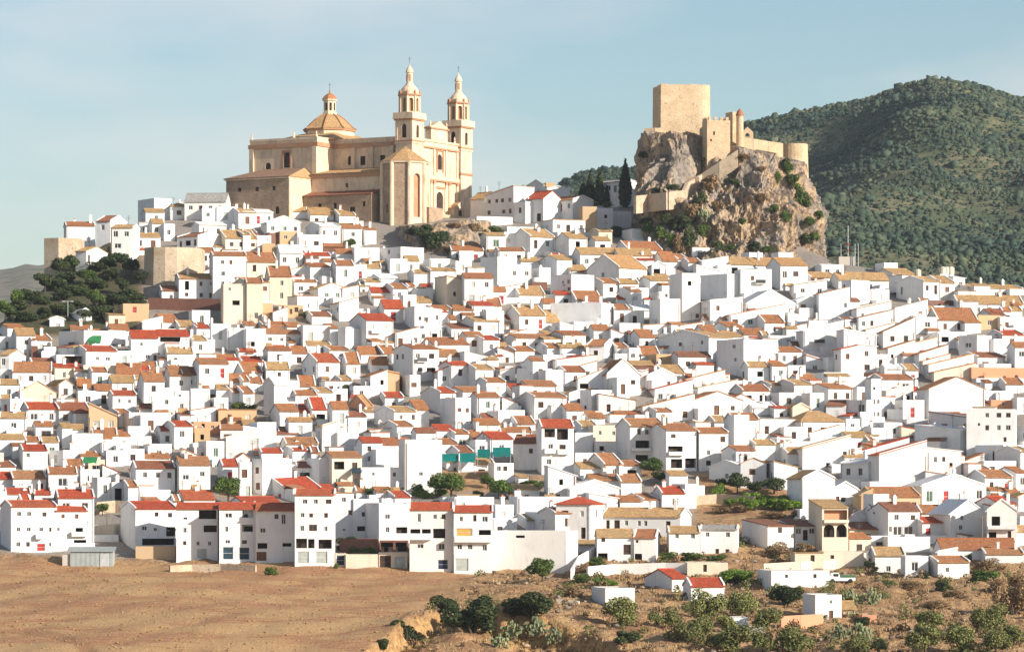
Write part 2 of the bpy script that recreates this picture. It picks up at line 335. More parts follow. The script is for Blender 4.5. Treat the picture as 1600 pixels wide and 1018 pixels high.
us = np.concatenate([np.arange(-900, -40, 60), np.arange(-40, 1640, 7), np.arange(1640, 2460, 60)])
Ys = np.concatenate([np.arange(200, 420, 20), np.arange(420, 474, 1.6), np.arange(474, 522, 0.7), np.arange(522, 640, 1.6), np.arange(640, 960, 4), np.arange(960, 1300, 14)])
Ug, Yg = np.meshgrid(us.astype(float), Ys.astype(float), indexing='ij')
Zg = zt(Ug, Yg); Xg = (Ug - 800.0) * Yg / F
rough = np.array([noise.fractal((x * 0.35, y * 0.35, 3.3), 1.0, 2.0, 4) if 400 < y < 640 and -60 < u < 1660 else 0.0 for u, x, y in zip(Ug.ravel(), Xg.ravel(), Yg.ravel())]).reshape(Zg.shape)
# screen row of each ground point only serves to look up the zone outlines
rowg = HY - Zg * F / Yg
field_m = np.clip((np.interp(Yg, [470, 505, 540, 575, 600], [590, 640, 690, 740, 770]) - Ug) / 25.0, 0, 1) * np.clip((604 - Yg) / 4.0, 0, 1)
town_low = np.interp(Ug, [-200, 770, 800, 880, 930, 1150, 1200, 1370, 1520, 1700], [606, 606, 622, 640, 612, 640, 625, 600, 612, 612])
town_m = np.clip((Yg - town_low) / 4.0, 0, 1)
dark_slope = np.clip((230 - Ug) / 20, 0, 1) * np.clip((Yg - 806) / 6, 0, 1)  # mask for the left slope, whose shade is painted as dark ground
town_m = town_m * (1 - dark_slope) * np.clip((1660 - Ug) / 40, 0, 1) * np.clip((Ug + 70) / 40, 0, 1)
for (a0, a1, b0, b1) in ((1082, 1256, 628, 684), (645, 798, 664, 690), (800, 870, 674, 684), (338, 376, 660, 684), (995, 1040, 676, 694)): town_m = town_m * (1 - np.clip(np.minimum(Ug - a0, a1 - Ug) / 6, 0, 1) * np.clip(np.minimum(Yg - b0, b1 - Yg) / 3, 0, 1))
# the farm track curving down across the field's left corner
tx = np.interp(Yg, [455, 480, 493, 502, 505], [165, 130, 95, 30, -60])
path_m = np.clip(1 - np.abs(Ug - tx) / np.interp(Yg, [455, 493, 505], [10, 22, 60]), 0, 1) * (Yg < 506); path_m = np.clip(path_m * 3, 0, 1)
ybg = np.interp(Ug, [540, 560, 600, 650, 700, 740, 780, 840, 900, 940, 985, 1000], [380, 478, 491, 507, 516, 515, 506, 503, 499, 492, 478, 380])
dB = ybg - Yg; bank_m = np.clip((dB + 0.8) / 0.8, 0, 1) * np.clip((16 - dB) / 8, 0, 1) * (ybg > 400)
gully = np.array([noise.ridged_multi_fractal((x * 0.45, y * 0.16, 9.1), 1.0, 2.0, 3, 1.0, 2.0) if q > 0 else 0.0 for x, y, q in zip(Xg.ravel(), Yg.ravel(), bank_m.ravel())]).reshape(Zg.shape)
Zg = Zg - bank_m * (gully - 0.8) * 1.3
Zg = Zg + rough * np.where(field_m > 0.5, 0.16, 0.62) * np.clip(1 - town_m, 0, 1) - path_m * 0.15
V = np.stack([Xg, Yg, Zg], -1).reshape(-1, 3)
me = np_mesh('hillside', V, grid_faces(len(us), len(Ys))[:, ::-1], 'earth', True)
ca = me.color_attributes.new('zone', 'FLOAT_COLOR', 'POINT')
ca.data.foreach_set('color', np.stack([field_m, town_m, path_m, np.ones_like(town_m)], -1).reshape(-1).astype(np.float32))
ca = me.color_attributes.new('slope', 'FLOAT_COLOR', 'POINT')
ca.data.foreach_set('color', np.stack([bank_m, dark_slope, 0 * bank_m, np.ones_like(town_m)], -1).reshape(-1).astype(np.float32))
tag(link('hillside', me), kind='structure')
TERR = None
# plain reaching the horizon
m, N, L, b = new_mat('plain', 0.97); g = N.new('ShaderNodeNewGeometry').outputs['Position']
L.new(ramp(N, L, nnoise(N, L, g, 0.004, 5.0), [(0.35, (0.12, 0.12, 0.06)), (0.5, (0.26, 0.2, 0.11)), (0.65, (0.09, 0.1, 0.05))]), b.inputs['Base Color'])
pl = MB(); pl.poly([(-3400, -700, -49), (3400, -700, -49), (3400, 5900, -49), (-3400, 5900, -49)], 'plain'); tag(pl.build('ground_plain'), kind='structure')

# ------------------------------------------------------------------ mountain behind, on the right, and low hills on the left
m, N, L, b = new_mat('mountain_soil', 0.97); g = N.new('ShaderNodeNewGeometry').outputs['Position']
c = ramp(N, L, nnoise(N, L, g, 0.02, 6.0, 0.65), [(0.34, (0.05, 0.07, 0.035)), (0.48, (0.085, 0.10, 0.05)), (0.58, (0.20, 0.17, 0.10)), (0.70, (0.08, 0.10, 0.05))])
c = mix(N, L, gray(N, L, nnoise(N, L, g, 0.25, 3.0), 0.45, 0.6, 0, 0.7), c, (0.06, 0.075, 0.035)); L.new(c, b.inputs['Base Color'])
SKYL = [(200, 440), (500, 400), (700, 360), (800, 325), (850, 300), (868, 284), (905, 265), (951, 256), (988, 252), (1060, 235), (1130, 206), (1165, 192), (1200, 184), (1290, 165), (1345, 148), (1400, 132), (1450, 124), (1490, 122), (1530, 126), (1570, 136), (1600, 141), (1700, 170), (1900, 250), (2200, 330)]
def mtn(u, t):
    sky_y = np.interp(u, [p[0] for p in SKYL], [p[1] for p in SKYL])
    Y = 1130.0 + 820.0 * t
    y = 500.0 + (sky_y - 500.0) * np.sin(np.clip(t, 0, 1) * math.pi / 2) ** 0.9
    z = (HY - y) * Y / F
    z = z - np.clip(t - 1.0, 0, None) * 300.0
    X = (u - 800.0) * Y / F
    rel = 7.0 * np.sin(X * 0.028 + Y * 0.008 + 0.8) + 4.5 * np.sin(X * 0.061 - Y * 0.013) + 3.0 * np.sin(X * 0.02 - Y * 0.035) + 2.0 * np.sin(X * 0.11 + Y * 0.05)
    return X, Y, z + (rel - 10.5) * np.clip(t * 2, 0, 1) * np.clip((1.05 - t) * 4, 0.0, 1)
uu = np.arange(150, 2250, 8.0); ttm = np.concatenate([np.linspace(0, 1.0, 90), np.linspace(1.02, 1.5, 12)])
Um, Tm = np.meshgrid(uu, ttm, indexing='ij'); Xm, Ym, Zm = mtn(Um, Tm)
me = np_mesh('mountain', np.stack([Xm, Ym, Zm], -1).reshape(-1, 3), grid_faces(len(uu), len(ttm))[:, ::-1], 'mountain_soil', True)
tag(link('mountain', me), kind='structure')
# low-poly lump used for scrub
phi = (1 + 5 ** 0.5) / 2
ICO_V = np.array([(-1, phi, 0), (1, phi, 0), (-1, -phi, 0), (1, -phi, 0), (0, -1, phi), (0, 1, phi), (0, -1, -phi), (0, 1, -phi), (phi, 0, -1), (phi, 0, 1), (-phi, 0, -1), (-phi, 0, 1)], float)
ICO_V /= np.linalg.norm(ICO_V[0])
ICO_F = [(0, 11, 5), (0, 5, 1), (0, 1, 7), (0, 7, 10), (0, 10, 11), (1, 5, 9), (5, 11, 4), (11, 10, 2), (10, 7, 6), (7, 1, 8), (3, 9, 4), (3, 4, 2), (3, 2, 6), (3, 6, 8), (3, 8, 9), (4, 9, 5), (2, 4, 11), (6, 2, 10), (8, 6, 7), (9, 8, 1)]
def subdiv(V, Fs):
    V = [tuple(v) for v in V]; cache = {}; out = []
    def mid(a, b):
        k = (min(a, b), max(a, b))
        if k not in cache:
            p = (np.array(V[a]) + np.array(V[b])) / 2; p /= np.linalg.norm(p); V.append(tuple(p)); cache[k] = len(V) - 1
        return cache[k]
    for a, b, c in Fs:
        x, y, z = mid(a, b), mid(b, c), mid(c, a); out += [(a, x, z), (b, y, x), (c, z, y), (x, y, z)]
    return np.array(V), out
ICO2_V, ICO2_F = subdiv(ICO_V, ICO_F); ICO2_F = np.array(ICO2_F)
def lumps(P, Sc, rng, jitter=0.3, V0=ICO2_V, F0=ICO2_F):
    n = len(P); k = len(V0)
    r = 1 + rng.uniform(-jitter, jitter, (n, k, 1)); ang = rng.uniform(0, 6.28, n)
    ca, sa = np.cos(ang)[:, None], np.sin(ang)[:, None]
    X = V0[None, :, 0] * ca - V0[None, :, 1] * sa; Yv = V0[None, :, 0] * sa + V0[None, :, 1] * ca
    W = np.stack([X, Yv, np.broadcast_to(V0[None, :, 2], X.shape)], -1) * r * Sc[:, None, :] + P[:, None, :]
    Fo = (F0[None] + (np.arange(n) * k)[:, None, None]).reshape(-1, 3)
    return W.reshape(-1, 3), Fo
rng = np.random.default_rng(3)
n = 92000
u0 = rng.uniform(760, 1700, n); t0 = rng.uniform(0.02, 1.0, n) ** 0.85
X0, Y0, Z0 = mtn(u0, t0)
dens = np.array([noise.fractal((x * 0.012, y * 0.012, 1.7), 1.0, 2.0, 3) for x, y in zip(X0, Y0)])
keep = dens > rng.uniform(-0.8, 0.30, n)
X0, Y0, Z0, t0 = X0[keep], Y0[keep], Z0[keep], t0[keep]
sz = np.clip(rng.lognormal(-0.75, 0.5, len(X0)), 0.22, 2.2)
P = np.stack([X0, Y0, Z0 + sz * 0.35], -1); Sc = np.stack([sz * 1.15, sz * 1.15, sz * rng.uniform(0.7, 1.2, len(sz))], -1)
Vv, Ff = lumps(P, Sc, rng, 0.55, ICO_V, np.array(ICO_F))
tag(link('mountain_scrub', np_mesh('mountain_scrub', Vv, Ff, 'scrub')), 'dense dark green scrub covering the mountain behind the castle', 'scrub', kind='stuff')
# far low hills on the left skyline
m, N, L, b = new_mat('far_hill', 0.97); g = N.new('ShaderNodeNewGeometry').outputs['Position']
L.new(ramp(N, L, nnoise(N, L, g, 0.02, 5.0, 0.7), [(0.4, (0.10, 0.10, 0.06)), (0.52, (0.22, 0.19, 0.13)), (0.62, (0.07, 0.08, 0.045))]), b.inputs['Base Color'])
uf = np.arange(-1500, 700, 20.0); tf = np.linspace(0, 1.4, 24)
Uf, Tf = np.meshgrid(uf, tf, indexing='ij'); Yf = 3000 + 1500 * Tf
yf = np.interp(Uf, [-1500, -600, -200, 0, 40, 75, 130, 300, 700], [470, 440, 435, 421, 414, 412, 425, 470, 600]) + 2.0 * np.sin(Uf * 0.13) + 1.2 * np.sin(Uf * 0.31)
Zf = (HY - (560 + (yf - 560) * np.sin(np.clip(Tf, 0, 1) * math.pi / 2))) * Yf / F - np.clip(Tf - 1, 0, None) * 500
me = np_mesh('far_hills', np.stack([(Uf - 800) * Yf / F, Yf, Zf], -1).reshape(-1, 3), grid_faces(len(uf), len(tf))[:, ::-1], 'far_hill', True)
tag(link('far_hills', me), kind='structure')

# ------------------------------------------------------------------ rock faces
m, N, L, b = new_mat('rock', 0.95); g = N.new('ShaderNodeNewGeometry').outputs['Position']
n1 = nnoise(N, L, g, 0.11, 5.0, 0.62); n2 = nnoise(N, L, g, 0.9, 6.0, 0.7, (1, 1, 0.5))
c = ramp(N, L, n1, [(0.34, (0.27, 0.235, 0.20)), (0.46, (0.36, 0.30, 0.24)), (0.55, (0.53, 0.37, 0.22)), (0.64, (0.37, 0.31, 0.255))])
c = mix(N, L, gray(N, L, n2, 0.47, 0.60, 0.0, 0.9), c, (0.12, 0.095, 0.085)); c = mix(N, L, gray(N, L, nnoise(N, L, g, 0.5, 4.0), 0.6, 0.7, 0, 0.6), c, (0.10, 0.105, 0.04))  # dark noise blotches put crevice shade into the rock colour
L.new(c, b.inputs['Base Color']); bump(N, L, b, n2, 1.0, 1.1)
def rock_sheet(name, bottom, top, nu, nv, amp, carve=(), cap=True, seed=0.0, lift=0.0):
    """rock face between two contours of world points (bottom, top), displaced by ridged noise"""
    def along(pts, n):
        P = np.array([tuple(p) for p in pts]); s = np.linspace(0, len(P) - 1, n)
        return np.stack([np.interp(s, np.arange(len(P)), P[:, k]) for k in range(3)], -1)
    B = along(bottom, nu); T = along(top, nu); C = T.mean(0)
    pts = np.zeros((nu, nv + (7 if cap else 0), 3))
    for i in range(nu):
        for j in range(nv):
            t = j / (nv - 1); p = B[i] * (1 - t) + T[i] * t
            out = np.array([p[0] - C[0], p[1] - C[1], 0.0]); out /= (np.linalg.norm(out) + 1e-6)
            bul = math.sin(t * math.pi) * lift
            q = Vector(p)
            d = noise.ridged_multi_fractal(Vector((q.x * 0.075 + seed, q.y * 0.075, q.z * 0.035)), 0.95, 2.2, 4, 1.0, 2.0) - 1.35
            d2 = noise.fractal(Vector((q.x * 0.30 + seed, q.y * 0.30, q.z * 0.12)), 0.75, 2.2, 5)
            dd = amp * (d * 1.9 + d2 * 0.7) * min(1.0, 0.25 + 2.5 * (1 - t)) * min(1, 0.4 + 3 * t) + bul
            for (cx, cz, rx, rz_, dep) in carve:
                e = ((q.x - cx) / rx) ** 2 + ((q.z - cz) / rz_) ** 2
                if e < 4: dd -= dep * math.exp(-e * 1.3)
            p = p + out * dd; p[2] += 0.5 * amp * d2
            pts[i, j] = p
        if cap:
            for j in range(7):
                t = (j + 1) / 7.0; p = pts[i, nv - 1] * (1 - t) + C * t; p[2] = pts[i, nv - 1][2] * (1 - t) + (C[2] + 0.6) * t
                pts[i, nv + j] = p
    me = np_mesh(name, pts.reshape(-1, 3), grid_faces(nu, pts.shape[1]), 'rock', True)
    try: me.set_sharp_from_angle(angle=R(35))
    except Exception: pass
    return me
cb = [at(1120, 330, 985), at(1010, 330, 975), at(999, 352, 935), at(1006, 374, 906), at(1040, 392, 892), at(1075, 397, 889), at(1110, 402, 886), at(1150, 405, 885), at(1190, 408, 884), at(1250, 414, 890), at(1280, 416, 901), at(1294, 400, 935), at(1270, 360, 975), at(1120, 330, 985)]
ct = [at(1110, 208, 955), at(1020, 206, 952), at(1000, 211, 940), at(1003, 208, 924), at(1050, 206, 920), at(1088, 210, 921), at(1104, 236, 921), at(1138, 246, 919), at(1154, 238, 916), at(1215, 240, 918), at(1258, 262, 920), at(1262, 256, 934), at(1235, 230, 950), at(1110, 208, 955)]
for p in cb: p.z -= 3.0
cave = at(1078, 262, 905); cleft = at(1102, 258, 905)
me = rock_sheet('castle_rock', cb, ct, 460, 140, 2.7, carve=[(cave.x, cave.z, 4.2, 7.5, 8.0), (at(1042, 340, 900).x, at(1042, 340, 900).z, 3.0, 5.0, 2.2), (at(1180, 345, 900).x, at(1180, 345, 900).z, 3.0, 7.0, 2.0)], lift=0.4)
tag(link('castle_rock', me), kind='structure')
ROCK = BVHTree.FromPolygons([v.co.copy() for v in me.vertices], [tuple(p.vertices) for p in me.polygons])
def on_rock(px, py):
    d = at(px, py, 100.0).normalized(); h = ROCK.ray_cast(Vector((0, 0, 0)), d)
    if h[0] is None: h = ROCK2.ray_cast(Vector((0, 0, 0)), d)
    return h[0] if h[0] is not None else at(px, py, 905)
# outcrop that carries the church terrace
ob = [at(622, 372, 935), at(624, 378, 915), at(648, 388, 899), at(690, 398, 890), at(735, 396, 893), at(768, 380, 905), at(772, 362, 930)]
ot = [at(624, 352, 935), at(626, 354, 918), at(648, 354, 906), at(690, 348, 905), at(735, 343, 908), at(764, 346, 915), at(768, 348, 932)]
for p in ob: p.z -= 2.0
me = rock_sheet('church_outcrop', ob, ot, 160, 36, 1.1, seed=5.0)
ROCK2 = BVHTree.FromPolygons([v.co.copy() for v in me.vertices], [tuple(p.vertices) for p in me.polygons])
tag(link('church_outcrop', me), kind='structure')
m, N, L, b = new_mat('bank', 0.97); g = N.new('ShaderNodeNewGeometry').outputs['Position']; n2 = nnoise(N, L, g, 1.1, 6.0, 0.7)
c = ramp(N, L, n2, [(0.36, (0.20, 0.11, 0.055)), (0.5, (0.33, 0.20, 0.09)), (0.66, (0.42, 0.27, 0.13))]); L.new(c, b.inputs['Base Color']); bump(N, L, b, n2, 0.8, 0.4)
# ------------------------------------------------------------------ the town: every house measured on the photograph
# left right eave foot roof-rise roof-type roof-colour wall-colour side-width  then openings
# roof types: g ridge along the front, e gable towards the viewer, l / r rising to the right / left, s rising to the back, f flat, h hipped
CAT = [
((0, 290, 3.9925), '''
415 590 250 355 20 g O W 35
600 690 222 350 30 g B W -80
470 540 390 520 8 f T W -110
690 830 262 450 12 g T W -10
835 1000 320 405 22 g T W 0
910 1025 165 245 18 g T W 45
965 1070 80 150 15 f W W 120
1065 1185 132 195 22 h T W 50
1150 1410 100 200 60 g G W -6
865 950 230 292 12 f T W 0
950 1020 235 320 25 g T W 40
1025 1090 238 330 8 f W W 75
1098 1240 320 405 22 g B W -3
1245 1410 245 340 12 g W W 0
1262 1345 140 210 8 f W W 42
1450 1530 120 170 30 g T W 100
1352 1480 130 255 10 f W W 0
1490 1600 168 265 22 g T W 0
1410 1600 328 400 45 g T C 90
1460 1600 295 330 20 g T W 0
1330 1535 435 700 12 g O W 0 w:1378,1398,465,490 r:1432,1448,465,490 w:1380,1403,535,562 w:1380,1400,598,620
1118 1330 580 700 28 g T W 0 w:1245,1262,598,625 w:1310,1328,598,622 v:1155,1180,595,650 w:1155,1175,668,690 w:1245,1265,668,695 r:1305,1330,668,698
1010 1115 635 700 5 f W W 40
1545 1620 445 570 30 g O W 0
1395 1535 612 850 6 f T C 0 w:1425,1440,635,655 v:1450,1495,715,745
1540 1640 585 850 6 f T C 0
770 925 735 830 0 f T Y 55 R:825,852,750,790
680 780 805 850 12 s T C 0
50 150 885 950 15 g O W 0
105 220 932 1010 40 g T W 0
200 320 962 1010 34 g T W 0
310 400 832 862 14 e W W 0
495 570 790 830 22 e W W 0
355 535 905 1060 6 f W S 0 n
440 565 895 925 20 g T W 0
690 805 900 975 34 g O W 0
820 985 950 1090 45 g R W 0 w:875,890,977,1000 w:908,935,1055,1078 r:957,975,1055,1090
988 1180 937 1080 35 g R W 0 v:1000,1125,945,975
890 1015 850 900 30 l W W 0 n
1020 1120 850 880 45 g O W 0
1120 1225 880 905 35 g T W 0
1228 1315 888 935 12 g R W 0
1316 1440 860 1000 5 f W W 0
0 100 940 1000 8 f W W 0
560 690 905 960 8 f W W 20
1420 1545 900 1010 10 r W W 30
'''),
((380, 300, 3.9925), '''
20 205 65 110 6 f W W 0
265 400 120 150 32 g T W 0
420 565 140 165 40 g T W 10
0 185 125 210 12 g W W 0
150 355 190 255 38 e W W 0
480 605 215 340 18 g W W 100
600 700 145 180 30 g T W 0
620 740 205 330 10 f W W 0
690 750 180 210 0 f W W 0
760 830 235 310 8 g O W 0
0 45 265 360 18 g T W 0
160 230 255 315 5 f B N 0
230 335 245 315 0 f Y Y 0 n
120 200 320 375 4 f T Y 0 n
340 495 265 395 6 f W W 10
230 370 378 470 45 g W W 35 w:245,270,405,440 w:325,350,405,440
380 545 395 460 15 g R W 0
495 635 340 380 10 g O N 0 n
25 210 435 540 55 g O C 0
695 850 345 440 5 f W W 0 n
850 985 345 430 0 f W S 0 n
580 690 435 570 6 f W W 38
695 770 450 540 6 f W W 0
420 540 465 560 20 g O W 0
165 305 525 690 60 g O C 0
20 160 560 690 15 g T C 0
320 460 560 650 10 g O W 30
340 470 650 760 12 f O W 0
25 185 690 790 0 f Y Y 0
255 375 705 770 0 f O Y 0 n
470 640 600 690 35 e T W 0
620 720 600 690 20 l T W 0
760 860 560 600 15 g T W 0
800 935 625 680 28 g R W 20
935 1025 580 690 6 f W W 0
1065 1165 505 610 18 g T W 45
1170 1330 490 600 12 g T W 0
1165 1290 415 485 0 f W W 0
1325 1425 430 500 0 f W W 35
1480 1590 405 520 0 f W S 0 n
1300 1500 345 400 0 f W W 0
1270 1380 545 700 20 r T C 80 n
1380 1560 515 720 6 f W W 0
600 720 690 790 35 l T W 70
880 1000 725 800 50 g R W 50
720 885 728 770 0 f W W 0 n
770 935 800 955 38 g R W 115
1070 1240 740 840 25 r W W 70 n
1180 1300 730 790 20 g O W 0
1310 1440 735 790 28 g O W 0
1430 1560 705 770 10 g R W 0
1440 1600 785 880 10 f W W 0
430 550 772 810 22 g B W 0
125 275 832 850 20 g O W 0
275 370 840 860 25 g O W 0
140 265 880 970 45 g O W 0 w:155,180,905,930 w:230,250,908,930
20 140 850 1010 0 f W W 20 n
375 545 830 960 8 f W W 0
545 590 830 950 0 f W W 0
590 640 850 960 0 f W S 0
640 695 840 955 0 f W W 0
950 1100 880 960 40 l T W 0
1080 1240 850 940 6 f W W 0
390 545 955 990 15 g T W 0
540 660 985 1010 18 g O W 0
1185 1410 950 1030 38 g O W 90
1395 1500 880 1000 0 f W W 0
1500 1600 920 1010 20 g R W 0
1560 1640 600 690 10 f W W 0
1000 1080 640 740 6 f W W 25
'''),
((760, 330, 3.9925), '''
415 618 55 138 12 f T W 85
130 345 98 125 0 f W W 0 n
275 425 160 262 45 g T W 120
515 630 168 290 32 g T W 85
690 790 -20 120 0 f W W 0
600 690 -30 135 0 f Y Y 0 n
770 905 0 90 5 f W W 0 n
700 785 125 190 12 g T C 0
905 1070 110 185 0 f W W 0 n
880 1098 240 275 48 g O W 0
585 820 268 330 38 g T W 50
820 1035 275 340 40 g T W 0
825 1005 355 430 75 g T W 190
75 240 245 330 15 g O W 0
0 70 285 480 5 f W S 0 n
70 280 330 450 8 f W W 0
215 325 312 370 20 g T W 20
440 535 302 400 26 g T W 110
330 400 350 440 0 f W W 0
285 380 440 475 0 f B N 0
400 530 395 530 10 f W S 0 n
530 650 460 495 55 g T W 20
730 825 447 530 25 g O W 90
1020 1145 432 510 25 g T W 70
830 950 430 520 10 f W W 0
830 900 475 570 0 f W S 0 n
900 970 480 590 0 f W W 0
1075 1190 500 560 0 f W W 0 r:1115,1130,515,535 r:1155,1170,515,538
1085 1210 545 740 0 f W W 60 n
1220 1335 385 665 10 f W W 70 n
1500 1590 390 560 20 f W W 155 n
1345 1510 310 380 30 l W W 0 n
1310 1450 370 420 30 r W W 0 n
1100 1190 310 340 55 g O W 0
1195 1260 300 325 30 g O W 0
1260 1340 320 360 25 g O W 0
1285 1430 225 275 12 f O W 0
1500 1600 325 370 28 g T W 0
0 95 588 610 45 g O W 0
70 210 480 545 25 l O W 0
205 365 520 560 50 g T W 0
0 110 620 750 6 f W W 0
205 370 648 735 55 g T W 95
372 460 690 720 85 g T W 0
430 545 520 560 20 g R W 0
400 715 570 705 5 f W W -85 n
560 720 555 590 55 g T W 0
650 790 600 640 28 g R W 0
860 985 620 690 0 f W W 0
800 890 590 700 0 f W W 0
670 770 740 800 30 g O W 0
955 1050 785 835 45 g O W 65
980 1150 710 750 10 l T W 0
1080 1380 790 890 45 e T S 0 n
1200 1262 778 830 35 g T W 40
1355 1440 752 830 40 g O W 60
1440 1600 780 850 25 g T W 0
1440 1600 800 1000 0 f W S 0 n
1395 1600 560 690 20 l W W 60 n
1500 1600 700 760 10 f O W 0
185 455 790 850 12 g O W 0
110 250 770 800 35 l O W 0
480 620 770 850 15 g O W 0
625 735 838 920 35 g T W -75
890 960 850 920 10 f T W 0
965 1080 895 920 50 g O W 0
815 885 830 905 0 f W W 0
1195 1400 905 990 25 g B W 40
380 460 850 900 25 g T W 0
460 610 830 900 10 f W W 0
70 170 882 930 35 r O W 0
430 670 925 975 30 l R W 0
180 300 850 920 5 f W W 0
262 355 895 950 0 f W S 0
290 370 920 1018 0 f W W 0
900 1060 960 1000 15 g T N 0
1060 1165 890 960 0 f Y Y 0 n
0 120 150 260 12 g T W 40
110 270 130 240 8 f W W 20
'''),
((1140, 380, 3.478), '''
0 137 115 165 35 g T W 0
140 272 120 160 38 g T W 0
275 425 120 240 38 g T W 0 w:285,312,150,190 w:345,375,152,180
0 50 165 310 0 f W W 0
60 230 140 310 8 f W W 0 n
90 360 330 400 75 e W W 0
0 300 390 450 60 l O W 0
440 585 185 210 25 g T W 0
590 870 200 240 38 g T W 0
500 620 115 170 10 f W W 0
350 530 225 290 25 l T W 0
485 655 275 400 40 l O W 0 n
610 660 200 320 0 f W S 0 n
660 760 205 310 0 f W W 0 n
765 870 250 310 10 f W W 0
1050 1150 190 315 10 f T W 130
880 1010 165 190 25 g T W 0
1140 1225 215 300 35 g T W 0
1215 1280 190 260 10 r W W 0
1290 1600 245 270 10 g T W 0
1240 1600 328 350 42 g T W 0
1130 1350 415 470 65 g O W 0
1350 1470 390 455 0 f O Y 0
1470 1600 400 460 0 f W W 0
535 625 415 470 0 f T S 0
625 690 410 480 0 f W W 0
690 880 355 440 40 l T W 0 n
700 890 405 480 45 l O W 0 n
740 900 470 500 40 l O W 0 n
835 1010 480 560 80 l O W 0
900 1080 350 420 45 l G W 0
1005 1130 400 480 0 f W W 0
1060 1130 350 400 0 f W W 0
1080 1250 310 345 0 f B N 0
1130 1290 480 560 0 f W W 0
1250 1340 500 600 15 f W S 0
1340 1430 520 600 0 f W S 0
1480 1600 480 600 6 f W W 60
1550 1620 545 670 12 f W W 25
860 1010 570 640 45 l O W 0 n
930 1130 560 640 50 l T W 0
1030 1190 600 690 50 l O W 0
1050 1200 640 700 40 l O W 0 n
1080 1330 660 720 60 l T W 0 n
1110 1340 700 750 50 l O C 0 n
1345 1500 600 660 0 f W W 0
1310 1620 675 745 0 f O P 55 n
400 620 475 600 50 l W W 0
620 800 500 640 30 r W W 0 n
605 695 575 700 20 l R W 20
695 800 560 700 10 r W W 0
90 158 515 660 0 f W W 95 n
175 265 545 650 0 f W W 0 n
265 395 570 650 0 f W W 0
75 190 495 520 30 g T W 0
0 70 500 520 20 g T W 0
190 300 430 480 38 g O W 50
300 420 460 510 25 l O W 0
430 535 420 500 0 f W W 0
210 360 500 545 0 f W W 0
100 215 670 745 25 g T W 30
230 310 665 740 12 g T W 0
0 100 745 790 0 f W W 0
385 495 755 790 40 g O W 0
510 730 700 760 8 f T W 0
770 825 735 950 0 f W W 0 w:778,790,848,872 w:802,815,848,872 w:778,790,915,940 w:802,815,915,940 w:780,792,780,795
825 1000 720 800 0 f W W 0
850 1000 800 880 30 l W W 0
1080 1390 790 940 65 e O W 45 n
1500 1600 765 800 30 g O W 0
1330 1520 800 840 0 f W W 0
70 220 800 870 30 g O W 0
350 450 750 870 10 f W W 0
220 350 770 850 6 g O W 0
270 360 810 880 0 f W W 0
535 670 770 870 8 f W W 0
0 130 850 920 30 e T W 0
525 630 880 930 25 g B W -60
640 740 850 940 0 f W S 0
860 940 900 950 0 f W S 0
940 1060 850 960 0 f W W 30
'''),
((0, 500, 3.9925), '''
110 180 175 240 0 f W W 0
195 235 160 245 0 f N N 0
275 350 165 240 5 f W W 0
0 60 215 320 28 g T W -65
80 320 320 390 55 g O W 0
200 345 262 280 22 g B W 0
350 520 295 345 15 g R C 0
355 520 215 285 0 f W W 0 v:405,515,222,270
540 725 192 275 28 g R W 0 w:600,618,228,250 w:657,685,230,252
525 720 280 340 0 f O C 0
728 820 190 260 0 f W W 0
1045 1205 205 290 32 g T W 30 r:1085,1105,235,272
1205 1290 105 235 0 f W W 0
1285 1340 120 210 0 f W W 0
1490 1600 195 230 14 g R W 25
1510 1640 258 275 28 g R W 0
725 880 342 360 70 g O W 0
885 985 318 330 55 g O W 0
575 670 320 395 15 g O W 10
485 570 420 490 60 g O W 25
700 835 388 440 40 g T W 10
900 1025 380 510 55 g O W 65
1060 1190 345 430 55 g O W 60
1140 1240 340 420 45 g B W 0
1245 1425 272 430 32 g O W 65
1350 1480 270 300 52 g O W 0
1530 1640 325 360 58 g O W 85
1430 1555 385 420 45 g O W 0
1555 1640 392 430 35 g O W 0
1450 1585 452 500 38 g O W 0
0 120 400 470 28 g T W 0
120 350 450 510 70 e T C 0 n
370 450 400 500 30 e T W 0
490 600 440 515 8 f W W 20
600 700 438 510 35 g O W 0
705 850 466 555 20 g R W 0 w:738,752,490,515 w:798,815,495,517
950 1090 470 600 8 f W W 0 w:1028,1050,495,525
980 1100 420 470 0 f W W 0
1090 1180 440 560 0 f W W 0 w:1112,1130,455,477 w:1122,1145,520,550
1190 1310 425 555 5 f W W 0
1350 1450 410 500 0 f W W 0
870 960 530 600 12 f T W 0
0 70 490 560 0 f W S 0
178 365 553 640 38 g R W 80
372 555 558 640 42 g B W 0
555 730 600 690 80 r T Y 0
740 810 580 650 20 g O W 0
810 1060 575 650 5 f W W 0 n
0 165 608 710 32 g T W 0
225 330 640 720 0 f W W 50
390 450 650 790 0 f W W 0
400 520 660 720 5 f O W 0
450 640 705 810 8 f W W 0 n
580 730 718 760 42 g O W 0
725 812 722 760 28 g O W 0
640 800 760 830 0 f W W 0
800 940 660 740 0 f W W 0
1000 1090 670 760 0 f W W 60
1090 1200 640 790 0 f W W 0
1210 1375 632 700 4 f P P 0 v:1258,1278,645,670 w:1315,1335,655,675
1215 1310 672 780 0 f T Y 0 n
1215 1310 790 850 0 f W W 0
1375 1590 660 720 15 f T W 0
1410 1620 730 860 55 l W W 0 n
1365 1600 560 630 15 f T Y 0
0 150 720 830 0 f W W 0
145 295 812 915 14 g R W 70 w:165,187,828,855
300 400 810 890 0 f W S 0
400 610 848 870 22 g O W 0
420 525 908 930 38 g O W 0
665 770 810 900 0 f W W 0
770 900 800 890 8 f W W 0
890 1060 860 890 20 g O W 0
1140 1250 850 870 55 r T W 0
880 1010 590 680 8 f W W 0
'''),
